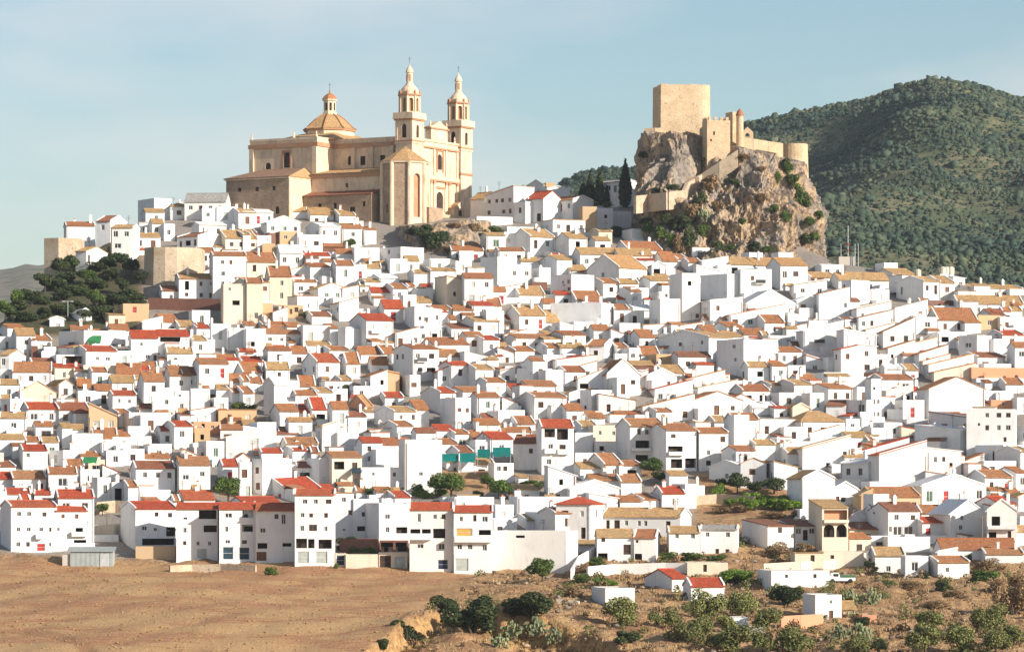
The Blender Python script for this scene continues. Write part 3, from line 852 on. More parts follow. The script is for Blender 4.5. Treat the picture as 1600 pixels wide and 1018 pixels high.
((380, 520, 3.9925), '''
155 300 108 195 14 g O W 45
300 405 125 180 40 g O W 0
460 600 180 290 48 g R W 105
645 730 190 270 65 g O W 50
720 875 132 150 48 g O W 25
875 965 130 160 50 g O W 0
800 905 195 240 45 g O W 20
1060 1220 98 285 12 g O W 130
1190 1350 145 190 40 g O W 0
1300 1420 200 330 12 g R W 0
1215 1300 238 320 40 l R W 0
0 120 245 290 52 g O W 0
145 290 225 290 40 g T W 25 w:215,235,245,270
350 450 330 360 60 g O W 0
200 350 295 390 5 f W W 0
0 40 300 360 28 g O W 0
40 145 310 350 32 g O W 0
0 65 375 440 38 g O W 0
125 195 320 500 40 e W S 0 n
795 900 268 385 38 l T W 75 n
900 975 255 370 15 r T Y 0 n
985 1040 270 350 0 f B N 0
1040 1105 260 380 15 f W W 0
885 1000 400 440 28 g R W 0
770 810 460 490 70 g T P 135
430 520 475 530 70 g R W 0
340 445 495 520 45 g R W 0
228 345 487 590 42 g O W 75
558 655 472 620 42 g T W 40
655 770 500 610 0 f W W 0
942 1078 490 595 30 g T W 135 w:975,995,510,540 w:1050,1070,508,540
1078 1160 478 580 55 g O W 0
1325 1420 402 610 0 f W W 100 r:1337,1360,467,492 r:1387,1408,467,495 v:1340,1370,555,575
1230 1325 372 480 32 g R W 130
285 430 550 640 20 g T W 20
495 590 580 720 28 l T W 60
590 720 620 720 0 f W W 0
790 950 605 640 12 l T W 0
0 75 570 600 20 g T W 0
90 205 555 720 0 f W W 0
0 90 600 740 15 r W W 0
205 350 632 660 25 g B W 0
270 468 692 760 38 g O W 0
742 868 682 820 30 g R W 45 w:775,798,705,735 w:775,795,765,800
870 1070 697 800 40 g O W 0
1208 1318 607 670 32 g R W 70
1235 1340 690 780 20 g O W 0
1322 1408 628 680 25 g O W 0
1345 1435 742 850 35 g B W 0
1430 1500 655 680 45 g O W 0
1450 1545 665 760 5 f W W 40
1535 1640 655 740 38 g O W 0
1370 1500 365 460 12 g O W 0
1460 1600 400 520 15 g O W 0
1455 1600 570 640 32 g O W 0
1450 1560 205 340 5 f W W 0
1540 1640 300 345 10 f O W 0
510 610 300 350 12 f O W 0
610 680 275 350 8 f O W 0
150 330 405 450 0 f W W 0
115 245 745 800 22 g R W 30
960 1060 560 650 6 f W W 0
1080 1200 600 690 8 f W W 30
470 560 350 420 6 f W W 0
690 800 330 400 0 f W W 20
'''),
((760, 550, 3.9925), '''
540 690 95 150 40 l T W 0
490 620 120 200 30 g O W 0
750 960 140 260 95 e O W 0
570 760 165 240 70 l O W 0
815 892 155 310 10 f W W 65
900 1010 150 210 40 l R W 0
1000 1190 150 200 45 e T W 0
1050 1290 230 280 60 l R W 0
1100 1240 128 180 45 g T W 0
1245 1490 170 230 60 l O W 0
1320 1570 220 260 50 l T W 0
975 1300 340 420 80 l T W 0
1290 1600 300 400 55 e O W 0
0 120 185 270 18 g O W 0
85 180 118 160 25 l O W 0
190 290 100 190 10 f W S 0
290 380 60 200 0 f W W 0
255 440 210 260 30 g T W 0
300 500 260 390 10 f W W 100
370 480 110 230 0 f W W 0
0 100 315 360 30 g O W 0
100 200 320 370 40 r B W 0
585 655 235 360 0 f W S 0 n
700 930 300 400 40 r O W 0
500 608 362 440 38 g O W 60
0 75 365 430 0 f W S 0
75 240 360 430 0 f W W 0 n
190 305 447 480 45 g O W 60
640 740 410 440 38 g O W 0
770 890 390 420 15 f O W 0
900 1130 395 430 25 g T W 0
1060 1160 350 440 0 f W W 0
345 545 467 745 44 g R W 30 v:362,428,478,530 v:440,510,478,545 w:385,415,570,630 d:455,495,575,632 B:358,425,600,632 B:440,515,605,636 w:375,405,665,700
0 95 455 500 25 g T W 0
90 285 495 530 22 g O W 0
25 165 540 640 38 g R W 0
170 312 568 720 50 g B W -40 w:265,290,600,630
555 665 500 640 0 f W W 0
665 885 455 560 5 f T C 0 w:700,718,490,515 w:785,803,492,518 w:850,870,492,518
690 890 555 640 0 f W W 0 v:705,735,585,615
895 1115 462 690 45 g O W 0 w:940,962,478,512 w:990,1015,480,515 w:1055,1082,478,515 v:930,1018,550,605 w:1065,1092,562,600 v:930,1010,640,680 v:1035,1110,645,690 B:905,1022,600,615
1120 1315 487 730 38 g T W 0 w:1150,1180,510,535 v:1132,1225,585,625 v:1150,1222,665,722 v:1240,1310,660,720 B:1128,1228,620,642
1327 1510 502 720 28 g O W 0 w:1460,1490,525,560 d:1370,1400,675,705 w:1375,1395,610,640
1545 1640 390 640 10 f B W 0
1395 1590 720 800 40 e W S 0
585 730 722 768 32 g T W 0
735 850 700 765 65 g O W 0
850 968 705 765 25 g O W 0
645 840 800 870 38 g O W 0
840 968 808 880 45 g O W 0
385 560 770 920 60 r W W 0 n
195 520 900 1000 0 f W W 0 n
520 830 850 950 50 e W W 0
640 820 910 980 30 r W W 0
1095 1240 880 970 40 g R W 50
1240 1310 820 960 0 f W W 0
980 1080 920 970 18 g T W 0
1310 1362 830 920 0 f W W 0
50 170 690 800 6 f W W 0 w:65,90,710,740 w:105,130,710,740
'''),
((1140, 600, 3.478), '''
1290 1545 135 385 5 f R W -50 w:1390,1410,150,180 w:1450,1475,150,180 w:1500,1525,152,180 w:1390,1410,222,250 w:1452,1472,222,250 w:1498,1525,222,250 w:1487,1503,287,312 w:1350,1362,210,225
1420 1550 85 135 4 f W P 0 w:1480,1495,95,118
1280 1420 105 135 35 g T W 0
1018 1250 250 340 30 r W S 0 n
1095 1290 185 260 35 r B S 0
385 630 205 290 58 h T W 0
165 375 190 290 6 f W W 0
20 160 190 320 30 g O W 0
295 420 230 310 5 f W W 40
395 660 350 455 70 l T W 0 n
530 720 400 440 50 l T W 0
430 600 265 300 45 l O W 0
720 980 360 420 70 l R W 0
810 1075 385 555 75 l R W 40 n
1075 1260 365 540 20 r W W 0 n
610 745 430 520 20 g W S 0
1065 1280 505 565 30 r O W 0
1260 1385 425 465 50 l T W 0
1270 1420 465 500 32 g T W 0
1385 1540 505 600 35 g T W 0
1555 1620 480 560 30 g O W 0
1380 1560 415 480 0 f W W 0
35 140 360 520 20 g T W 0
140 250 310 400 0 f W W 0
250 330 330 400 25 l T W 0
60 200 430 550 30 e T W -20
240 370 450 560 30 r T W 50
1345 1480 330 400 0 f W S 0
630 720 230 260 0 f W W 0
1555 1640 230 320 6 f W S 0
740 850 330 400 0 f W W 20
1580 1640 350 470 5 f W W 0
'''),
((0, 700, 3.9925), '''
0 95 115 150 22 g B W 0
0 75 190 260 40 g R W 0
85 285 188 262 42 g O W 0
305 480 158 275 36 g O W 0
505 620 130 230 0 f W W 0
610 690 180 350 0 f W W 0
640 735 145 190 50 r R W 0
850 1090 125 260 42 g B W 65 w:893,918,148,182 w:972,998,148,182 w:1043,1068,150,185
880 1060 258 330 0 f W W 0 n
1120 1310 103 265 48 g O W 55 w:1140,1178,165,195 w:1245,1275,145,175
1390 1490 110 200 38 g R W 50
1495 1570 85 290 0 f W W 0
1570 1640 65 270 0 f W S 0
1480 1560 60 85 30 e T W 0
40 190 285 330 16 g R W 0
215 320 288 330 22 g R W 0
365 585 308 600 46 g R W 0
75 350 364 650 34 g R W 110 w:110,135,395,422 w:170,195,395,422 w:262,287,398,425 w:108,130,493,518 w:168,192,493,518 w:243,267,493,518 w:303,317,493,520 w:105,130,583,612 w:165,187,583,612 R:228,280,593,638 w:302,315,588,612 B:218,262,535,565
352 540 390 620 45 g R W 0 r:385,405,410,435 r:466,488,410,438 w:360,375,493,515 v:470,515,495,522 v:460,538,570,598 B:440,538,520,548
700 800 210 340 0 f W W 0 v:718,760,250,330
800 860 220 380 0 f W W 0
850 1098 377 610 42 g R W 0 w:965,988,398,425 w:1045,1070,402,430 w:888,920,485,510 w:960,980,495,515 v:1035,1090,490,548 v:890,1085,562,602
846 1092 610 695 0 f Y Y 0 n
1100 1358 377 690 32 g R W 0 v:1240,1350,385,440 v:1270,1352,480,522 w:1143,1163,495,525 w:1145,1168,430,442 w:1142,1162,578,602 w:1225,1245,580,605 w:1297,1317,580,605 g:1228,1292,625,684 y-2
1150 1340 320 350 55 g R W 80
1368 1595 378 700 34 g R W 0 w:1403,1447,405,432 w:1405,1423,487,520 v:1512,1577,475,520 w:1405,1435,572,592 w:1510,1540,572,595 b:1388,1455,612,690 b:1490,1558,615,692 v:1512,1580,385,432 y-3.6
560 720 480 545 0 f C C 0 n
'''),
((380, 700, 3.9925), '''
260 480 250 290 68 g R W 190
490 580 258 270 22 g R W 0
105 195 95 210 0 f P P 30 w:145,160,155,180
195 270 60 220 0 f W W 0
0 50 80 260 0 f W W 0
270 335 100 170 0 f W W 0
310 400 15 60 10 g R W 0
335 425 120 180 15 g B W 0
475 545 60 220 0 f W W 95
555 740 35 240 4 f W C 0
735 1005 118 245 4 f T W 0 w:805,820,150,170 w:933,952,150,175
830 1000 5 120 0 f W W 0 n
1010 1240 -55 250 0 f W W 0 n
0 230 340 400 35 g R W 0
0 65 378 690 30 g R W 0 v:5,60,485,518 b:5,42,615,690 w:5,30,410,430 y-3.6
78 318 388 700 42 g R W 0 w:195,220,410,440 w:105,140,497,525 w:238,265,408,475 v:90,150,590,625 v:245,300,590,612 r:82,145,645,700 y-3
322 570 290 715 25 g R W 0 w:370,400,318,345 w:440,465,318,345 w:515,550,318,345 w:358,382,403,430 w:412,435,405,430 w:505,528,403,432 w:355,380,482,515 w:410,460,475,515 w:505,525,487,515 v:330,398,562,622 v:405,445,565,622 v:470,552,568,625 g:335,410,642,715 g:450,525,642,715 y-3
575 690 280 560 15 f O W 0 w:655,680,385,415 w:620,640,500,515 w:615,640,305,335 y1.5
690 845 315 560 0 f W W 0 w:740,760,397,425 w:795,815,405,422 v:712,800,485,515 y2.5
640 840 660 745 0 f C C 0 n
575 640 655 740 0 f W C 0 N:580,634,665,727
600 840 565 660 0 f B N 0 n
848 950 340 575 0 f W W 0 w:885,915,410,440 w:888,912,490,525 y-2
950 1040 345 575 0 f W W 0 v:953,1025,490,530 y-0.5
846 1025 650 745 0 f W C 0 d:850,922,668,743 g:937,1018,668,743
850 1028 575 650 0 f B N 0 v:860,935,585,645 v:950,1020,585,645
1038 1308 382 755 38 g R W 0 w:1088,1108,405,460 w:1185,1208,412,440 w:1238,1262,410,440 v:1043,1105,503,530 v:1115,1170,503,530 v:1185,1260,500,560 w:1085,1125,597,622 w:1218,1258,592,632 N:1212,1280,693,752 B:1040,1175,530,570 y-2
1314 1556 397 765 28 g R W 0 w:1350,1370,425,455 w:1435,1455,415,455 w:1490,1525,425,458 o:1325,1430,498,548 v:1470,1545,508,540 w:1335,1365,598,630 w:1400,1430,598,630 w:1492,1520,600,638 g:1316,1405,685,763 B:1318,1552,545,585 y-3
1245 1320 305 340 0 f W W 0
1320 1565 303 375 0 f W W 0
945 1045 305 340 25 g R W 0
865 945 310 345 0 f B W 0
'''),
((760, 730, 3.536), '''
35 440 350 555 0 f W W -70 y-4 v:162,212,355,388
300 380 245 350 0 f W W 0 n
380 500 235 400 0 f W W 0
385 575 205 400 40 h R W -75
635 1068 272 355 45 g T W -75 d:663,682,290,340 d:707,738,290,340 w:765,783,292,320 w:836,853,293,322 w:870,888,293,322 d:990,1015,295,350
612 812 383 520 38 g T W 0 w:635,656,387,410 d:757,798,424,480 v:615,670,472,515
815 935 388 520 40 g T W -35 w:825,840,400,415 v:818,860,475,510
1010 1180 360 485 30 g T W 0 w:1043,1063,365,390 w:1130,1152,365,392
1183 1385 342 480 8 g G W -20 w:1212,1232,357,382 w:1322,1345,357,384 d:1265,1285,448,480 d:1320,1342,450,480
1110 1335 525 590 0 f W C 0 d:1198,1218,535,575
657 820 665 758 4 f W W 68 n
1025 1110 612 680 45 g R W 140 n
1130 1315 655 740 38 g R W 32 n
0 35 230 560 0 f W W 0
40 170 280 350 0 f W W 0 w:60,90,325,345
'''),
((1140, 730, 3.478), '''
395 575 60 205 45 e T W 65 n
560 700 120 190 40 e W W 0 n
502 645 218 440 42 s T C 0 p:512,640,230,292 a:510,570,308,378 a:580,638,308,378 B:506,642,290,300 y-3
205 350 318 435 32 s B W 0 w:262,285,325,355
352 495 318 430 35 s B W 0 w:358,390,330,360 d:398,425,338,395 w:433,462,330,360
780 1040 158 230 48 g O Y 0
715 780 150 240 30 l Y Y 0 n
780 850 247 340 38 g O W 0
860 1035 235 375 42 g B W 0 w:893,918,255,285 w:985,1010,258,285 w:862,880,318,350 w:885,940,318,368 w:945,1000,318,368
1042 1215 248 295 40 g O W 0
1045 1210 300 380 10 g R W 0
1195 1400 250 375 75 e W W 0 w:1253,1270,260,285 w:1245,1265,312,338
1400 1560 235 440 60 e W W -10 v:1425,1470,265,315 v:1410,1450,350,380 d:1510,1530,345,405 B:1405,1555,320,335
1460 1550 195 240 35 g R W 0
650 808 335 360 32 g B C 0
650 770 385 440 20 g T C 0
770 860 370 410 5 f W W 0
860 1090 375 460 0 f W W 0 n
355 510 465 550 15 f T C 0 d:440,462,475,510
510 730 455 550 0 f T C 0 d:548,568,475,495
1150 1565 445 510 55 g O W 0
790 955 478 572 40 g T W 0 w:850,875,535,565
955 1080 480 590 10 f W S 0
1130 1240 460 515 20 l W W 0 n
1130 1305 515 600 5 g T W 10 w:1173,1192,543,567
225 545 558 655 5 f T W 8 w:300,316,580,598 w:456,474,578,600
465 610 690 830 8 f T W 48 w:543,557,720,738 r:540,563,776,830
615 690 770 815 20 g T C 0
0 100 815 880 0 f W W 0
95 190 870 910 0 f W W 0 n
1040 1400 100 200 60 e W W 0
720 800 800 855 8 f P P 0 n
1390 1600 470 520 8 g O W 0
'''),
((730, 260, 5.926), '''
30 165 300 440 100 g T S 0
165 430 262 470 70 l T S 0
430 540 330 500 10 f T S 0
545 705 300 500 70 g R S 0
705 975 318 500 30 g O S 0
430 520 215 310 60 l T W 0
540 730 190 230 60 e T W 0
720 950 215 310 30 e W W 0
730 810 150 215 10 f T Y 0 n
980 1140 330 430 60 r W W 0 n
1200 1405 150 230 15 g G W -3
1200 1440 230 320 20 l W W 0 n
90 420 465 525 0 f W W 0 n
'''),
]
# ------------------------------------------------------------------ house builder
RC = {'R': 'tile_red', 'O': 'tile_orange', 'T': 'tile_tan', 'B': 'tile_brown', 'G': 'tile_grey', 'W': 'white', 'Y': 'ochre', 'P': 'salmon', 'N': 'stone_brown', 'C': 'cream'}
WC = {'W': 'white', 'S': 'white', 'C': 'cream', 'Y': 'ochre', 'P': 'salmon', 'N': 'void_brick'}
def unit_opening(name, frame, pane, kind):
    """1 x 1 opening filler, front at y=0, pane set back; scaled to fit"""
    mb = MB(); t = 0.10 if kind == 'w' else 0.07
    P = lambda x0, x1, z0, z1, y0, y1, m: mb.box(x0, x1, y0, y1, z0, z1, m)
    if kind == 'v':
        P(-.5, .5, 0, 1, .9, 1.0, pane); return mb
    if kind == 'w':
        P(-.5, -.5 + t, 0, 1, 0, .05, frame); P(.5 - t, .5, 0, 1, 0, .05, frame); P(-.5 + t, .5 - t, 1 - t * .8, 1, 0, .05, frame); P(-.5 + t, .5 - t, 0, t * .8, 0, .05, frame); P(-.04, .04, t * .8, 1 - t * .8, .002, .045, frame)
    else:
        P(-.5, -.5 + t, 0, 1, 0, .05, frame); P(.5 - t, .5, 0, 1, 0, .05, frame); P(-.5 + t, .5 - t, .94, 1, 0, .05, frame); P(-.5 + t, .5 - t, .46, .49, .005, .045, frame)
    return mb
def unit_pane(pane): mb = MB(); mb.box(-.46, .46, .052, .07, .01, .97, pane); return mb
OPEN = {}   # kind -> (frame mesh, pane mesh or None)
for k, fr, pn in (('w', 'frame_white', 'glass'), ('x', 'frame_brown', 'glass'), ('y', 'frame_white', 'blind'), ('r', 'frame_brown', 'wood'), ('R', 'frame_white', 'paint_red'), ('d', 'frame_brown', 'void'), ('g', 'frame_white', 'garage_grey'), ('b', 'frame_white', 'garage_blue'), ('N', 'frame_white', 'navy'), ('o', 'frame_white', 'orange_blind'), ('s', 'frame_white', 'shutter_green')):
    OPEN[k] = (unit_opening('w', fr, pn, 'w' if k in 'wxys' else 'd'), unit_pane(pn))
OPEN['p'] = (unit_opening('p', 'salmon', 'salmon', 'v'), None)
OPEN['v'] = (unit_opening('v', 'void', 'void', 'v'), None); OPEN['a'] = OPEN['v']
OMESH = {}
def open_mesh(k):
    if k not in OMESH:
        f, p = OPEN[k]; OMESH[k] = (f.mesh('opening'), p.mesh('pane') if p else None)
    return OMESH[k]
ONAME = {'w': 'window', 'x': 'window', 'y': 'window', 's': 'window', 'r': 'shutter', 'R': 'door', 'd': 'door', 'g': 'garage_door', 'b': 'garage_door', 'N': 'garage_door', 'o': 'blind', 'v': 'loggia', 'p': 'loggia', 'a': 'arch'}

def chimney_mb(x, y, z0, z1, w, mat, capmat):
    mb = MB(); mb.box(x - w / 2, x + w / 2, y - w / 2, y + w / 2, z0, z1, mat)
    mb.box(x - w * .66, x + w * .66, y - w * .66, y + w * .66, z1, z1 + .1, mat)
    k = w * .5; mb.prism([(x - k, y - k), (x + k, y - k), (x + k, y + k), (x - k, y + k)], z1 + .1, z1 + .42, capmat, poly1=[(x - k * .4, y - k * .4), (x + k * .4, y - k * .4), (x + k * .4, y + k * .4), (x - k * .4, y + k * .4)])
    return mb
def slab(mb, quad, th, mat, udir):
    """tiled roof plane: quad (top face, eave first: e0,e1,r1,r0) with thickness and metre uv"""
    q = [Vector(p) for p in quad]; n = (q[1] - q[0]).cross(q[-1] - q[0]).normalized()
    U = Vector(udir).normalized(); Vd = n.cross(U).normalized()
    uv = [((p - q[0]).dot(U), (p - q[0]).dot(Vd)) for p in q]
    mb.poly(q, mat, uv); lo = [p - n * th for p in q]; mb.poly(lo[::-1], mat, uv[::-1])
    for i in range(len(q)):
        j = (i + 1) % len(q); mb.poly([lo[i], lo[j], q[j], q[i]], mat, [uv[i], uv[j], uv[j], uv[i]])

def make_house(h, rnd):
    """returns pieces: list of (name, MB or opening kind, local loc, rot, scale, parent index, label)"""
    W, D, H, rise, typ, rm, wm, vis0 = h['W'], h['D'], h['H'], h['rise'], h['typ'], h['rm'], h['wm'], h['vis0']
    out = []; wall = MB(); roof = MB(); hw = W / 2
    s = h['s']
    # openings
    fr, lf, rt = [], [], []
    def ok(lst, o, gap=0.22): return all(o[1] + gap < p[0] or o[0] - gap > p[1] or o[3] + gap < p[2] or o[2] - gap > p[3] for p in lst)
    if h['custom']:
        for k, x0, x1, z0, z1 in h['custom']:
            if k == 'B': continue
            a, b_ = max(0.12, x0 + hw), min(W - 0.12, x1 + hw); z0 = max(z0, 0.1); z1 = min(z1, H - 0.12)
            if b_ - a > 0.2 and z1 - z0 > 0.25 and ok(fr, (a, b_, z0, z1), 0.02): fr.append((a, b_, z0, z1, k == 'a', k))
    elif not h['blank']:
        def auto(lst, width, p):
            vh = H - vis0; ns = max(1, int(vh / 2.75)); nc = max(1, int(width / 2.5))
            wmode = rnd.choice('wwwxyrs'); ww = rnd.uniform(0.75, 1.1); wh = rnd.uniform(1.0, 1.45)
            for f in range(ns):
                zc = H - 1.45 - f * 2.75
                for c in range(nc):
                    if rnd.random() > p: continue
                    xc = (c + 0.5) * width / nc + rnd.uniform(-.35, .35); k = wmode if rnd.random() < .7 else rnd.choice('wxyrd')
                    w2 = ww * rnd.uniform(.8, 1.15) / 2; h2 = wh * rnd.uniform(.8, 1.1) / 2; z0, z1 = zc - h2, zc + h2
                    if rnd.random() < .10: w2 *= 1.7; k = 'v' if rnd.random() < .6 else k
                    if f == ns - 1 and rnd.random() < .3: z0 = zc - 1.3; k = rnd.choice('rdRsg')
                    o = (xc - w2, xc + w2, z0, z1)
                    if o[0] > .25 and o[1] < width - .25 and z0 > .1 and z1 < H - .2 and ok(lst, o): lst.append(o + (False, k))
        auto(fr, W, 0.82)
        if h['sw'] > 0: auto(lf, D, 0.3)
        if h['sw'] < 0: auto(rt, D, 0.3)
    if h['blank'] and not h['custom'] and H - vis0 > 2.6 and not h['front']:
        for _ in range(rnd.choice([0, 0, 1, 1, 2, 3])):
            xc = rnd.uniform(.12, .88) * W; zc = rnd.uniform(vis0 + .8, H - .7); w2 = rnd.uniform(.25, .45); h2 = rnd.uniform(.3, .55); o = (xc - w2, xc + w2, zc - h2, zc + h2)
            if o[0] > .2 and o[1] < W - .2 and ok(fr, o): fr.append(o + (False, rnd.choice('wxvr')))
    wall.facade((-hw, 0, 0), (1, 0, 0), (0, -1, 0), W, 0, H, fr, wm, depth=.2, rmat=wm)
    wall.facade((-hw, D, 0), (0, -1, 0), (-1, 0, 0), D, 0, H, lf, wm)
    wall.facade((hw, 0, 0), (0, 1, 0), (1, 0, 0), D, 0, H, rt, wm)
    wall.poly([(hw, D, 0), (-hw, D, 0), (-hw, D, H), (hw, D, H)], wm)
    ov = 0.34; th = 0.14; roofname = 'roof'
    def coping(a, b):
        a = Vector(a); b = Vector(b); d = (b - a); side = Vector((-d.y, d.x, 0))
        side = side.normalized() * 0.13 if side.length > 1e-6 else Vector((0.13, 0, 0)); up = Vector((0, 0, .27)); dn = Vector((0, 0, -.02))
        A = [a - side + dn, a + side + dn, a + side + up, a - side + up]; B = [p + d for p in A]
        for i in range(4): wall.poly([A[i], A[(i + 1) % 4], B[(i + 1) % 4], B[i]], wm)
        wall.poly(A[::-1], wm); wall.poly(B, wm)
    cop = rnd.random() < 0.6
    ridge = [(0, D * .5, H)]
    if typ == 'g':
        p = rise / (D / 2); z = H + rise
        slab(roof, [(-hw - .1, -ov, H - ov * p + th), (hw + .1, -ov, H - ov * p + th), (hw + .1, D / 2, z + th), (-hw - .1, D / 2, z + th)], th, rm, (1, 0, 0))
        slab(roof, [(hw + .1, D + ov, H - ov * p + th), (-hw - .1, D + ov, H - ov * p + th), (-hw - .1, D / 2 + .01, z + th), (hw + .1, D / 2 + .01, z + th)], th, rm, (1, 0, 0))
        roof.box(-hw - .1, hw + .1, D / 2 - .13, D / 2 + .13, z + th - .03, z + th + .09, rm)
        for x in (-hw, hw): wall.poly([(x, 0, H), (x, D, H), (x, D / 2, z)] if x > 0 else [(x, D, H), (x, 0, H), (x, D / 2, z)], wm)
        if cop:
            for x in (-hw, hw): coping((x, -.05, H + .03), (x, D / 2, z + .03)); coping((x, D / 2, z + .03), (x, D, H + .03))
        ch = lambda: (rnd.uniform(-.4, .4) * W, D / 2 * rnd.uniform(.7, 1.2), z - rise * .3)
    elif typ == 'e':
        p = rise / hw; z = H + rise
        slab(roof, [(-hw - ov, D, H - ov * p + th), (-hw - ov, -.12, H - ov * p + th), (0, -.12, z + th), (0, D, z + th)], th, rm, (0, -1, 0))
        slab(roof, [(hw + ov, -.12, H - ov * p + th), (hw + ov, D, H - ov * p + th), (0.01, D, z + th), (0.01, -.12, z + th)], th, rm, (0, 1, 0))
        wall.poly([(-hw, 0, H), (hw, 0, H), (0, 0, z)], wm); wall.poly([(hw, D, H), (-hw, D, H), (0, D, z)], wm)
        if cop: coping((-hw, 0, H + .03), (0, 0, z + .03)); coping((0, 0, z + .03), (hw, 0, H + .03))
        ch = lambda: (rnd.uniform(-.25, .25) * W, D * rnd.uniform(.2, .7), z - rise * .5)
    elif typ in 'lr':
        a, b_ = (-1, 1) if typ == 'l' else (1, -1); z = H + rise; p = rise / W
        q = [(a * (hw + ov), -.12, H - ov * p + th), (a * (hw + ov), D + .12, H - ov * p + th), (b_ * (hw + .1), D + .12, z + .1 * p + th), (b_ * (hw + .1), -.12, z + .1 * p + th)]
        if a < 0: q = [q[1], q[0], q[3], q[2]]
        slab(roof, q, th, rm, (0, 1, 0))
        wall.poly([(-hw, 0, H), (hw, 0, H), (b_ * hw, 0, z)], wm); wall.poly([(hw, D, H), (-hw, D, H), (b_ * hw, D, z)], wm)
        x = b_ * hw; wall.poly([(x, 0, H), (x, D, H), (x, D, z), (x, 0, z)] if x > 0 else [(x, D, H), (x, 0, H), (x, 0, z), (x, D, z)], wm)
        if rnd.random() < .35: coping((a * hw, 0.02, H + .03), (b_ * hw, 0.02, z + .03))
        ch = lambda: (rnd.uniform(-.3, .3) * W, D * rnd.uniform(.2, .7), H + rise * .3)
    elif typ == 's':
        z = H + rise; p = rise / D
        slab(roof, [(-hw - .1, -ov, H - ov * p + th), (hw + .1, -ov, H - ov * p + th), (hw + .1, D + .1, z + th), (-hw - .1, D + .1, z + th)], th, rm, (1, 0, 0))
        for x in (-hw, hw): wall.poly([(x, 0, H), (x, D, H), (x, D, z)] if x > 0 else [(x, D, H), (x, 0, H), (x, D, z)], wm)
        wall.poly([(hw, D, H), (-hw, D, H), (-hw, D, z), (hw, D, z)], wm)
        ch = lambda: (rnd.uniform(-.4, .4) * W, D * .8, H)
    elif typ == 'h':
        z = H + rise; e = hw + ov; k = min(hw, D / 2) * .92; zl = H + th
        A = [(-e, -ov, zl), (e, -ov, zl), (e, D + ov, zl), (-e, D + ov, zl)]
        r0 = (-max(hw - k, .05), D / 2, z + th); r1 = (max(hw - k, .05), D / 2, z + th)
        slab(roof, [A[0], A[1], r1, r0], th, rm, (1, 0, 0)); slab(roof, [A[2], A[3], r0, r1], th, rm, (1, 0, 0))
        slab(roof, [A[1], A[2], r1], th, rm, (0, 1, 0)); slab(roof, [A[3], A[0], r0], th, rm, (0, 1, 0))
        ch = lambda: (rnd.uniform(-.3, .3) * W, D * .5, H + rise * .3)
    else:
        ph = 0.0; t = 0.24; z1 = H + .55 if not h['flatlow'] else H + .15
        if rise > .35 and rm != wm: capm = rm
        else: capm = wm
        for (x0, x1, y0, y1) in ((-hw, hw, 0, t), (-hw, hw, D - t, D), (-hw, -hw + t, t, D - t), (hw - t, hw, t, D - t)): wall.box(x0, x1, y0, y1, H, z1, wm, skip='d')
        if capm != wm:
            roof.box(-hw - .12, hw + .12, -.14, .34, z1 + .003, z1 + .14, capm)
            roof.box(-hw - .12, -hw + .34, .345, D, z1 + .003, z1 + .14, capm); roof.box(hw - .34, hw + .12, .345, D, z1 + .003, z1 + .14, capm)
        roof.box(-hw + t + .004, hw - t - .004, t + .004, D - t - .004, H - .1, H + .06, 'tile_orange' if rnd.random() < .6 else 'concrete')
        roofname = 'roof_terrace'
        ch = lambda: (rnd.uniform(-.35, .35) * W, D * rnd.uniform(.3, .8), H)
    out.append(('wall', wall, (0, 0, 0), 0, (1, 1, 1), None))
    out.append((roofname, roof, (0, 0, 0), 0, (1, 1, 1), None)); ri = 1
    for lst, O, U, rz in ((fr, Vector((-hw, 0, 0)), Vector((1, 0, 0)), 0.0), (lf, Vector((-hw, D, 0)), Vector((0, -1, 0)), -math.pi / 2), (rt, Vector((hw, 0, 0)), Vector((0, 1, 0)), math.pi / 2)):
        Nn = Vector((0, -1, 0)) if lst is fr else (Vector((-1, 0, 0)) if lst is lf else Vector((1, 0, 0)))
        for o in lst:
            k = o[5]; dep = 0.10
            p = O + U * ((o[0] + o[1]) / 2) - Nn * dep + Vector((0, 0, o[2]))
            out.append((ONAME[k], k, tuple(p), rz, (o[1] - o[0], 1.0, o[3] - o[2]), None))
            if k in 'va':
                # no room built behind: the dark panel's colour stands in for its shade
                pass
    for c in h['custom']:
        if c[0] == 'B':
            _, x0, x1, z0, z1 = c; mb = MB(); d = 0.9
            mb.box(x0, x1, -d, -.004, z0, z0 + .15, wm); mb.box(x0, x1, -d, -d + .1, z0 + .153, max(z1, z0 + .5), wm)
            mb.box(x0, x0 + .1, -d + .103, -.004, z0 + .153, max(z1, z0 + .5), wm); mb.box(x1 - .1, x1, -d + .103, -.004, z0 + .153, max(z1, z0 + .5), wm)
            out.append(('balcony', mb, (0, 0, 0), 0, (1, 1, 1), None))
    nch = rnd.choice([0, 0, 1, 1, 2]) if W > 4 and typ != 'f' else rnd.choice([0, 0, 0, 0, 1])
    if h['blank'] or (h['front'] and h['custom']): nch = 0
    for _ in range(nch):
        x, y, z = ch(); out.append(('chimney', chimney_mb(x, y, z, z + rnd.uniform(.8, 1.5) + (rise * .3 if typ in 'ge' else 0), rnd.uniform(.4, .65), 'white', 'tile_orange' if rnd.random() < .5 else 'white'), (0, 0, 0), 0, (1, 1, 1), ri))
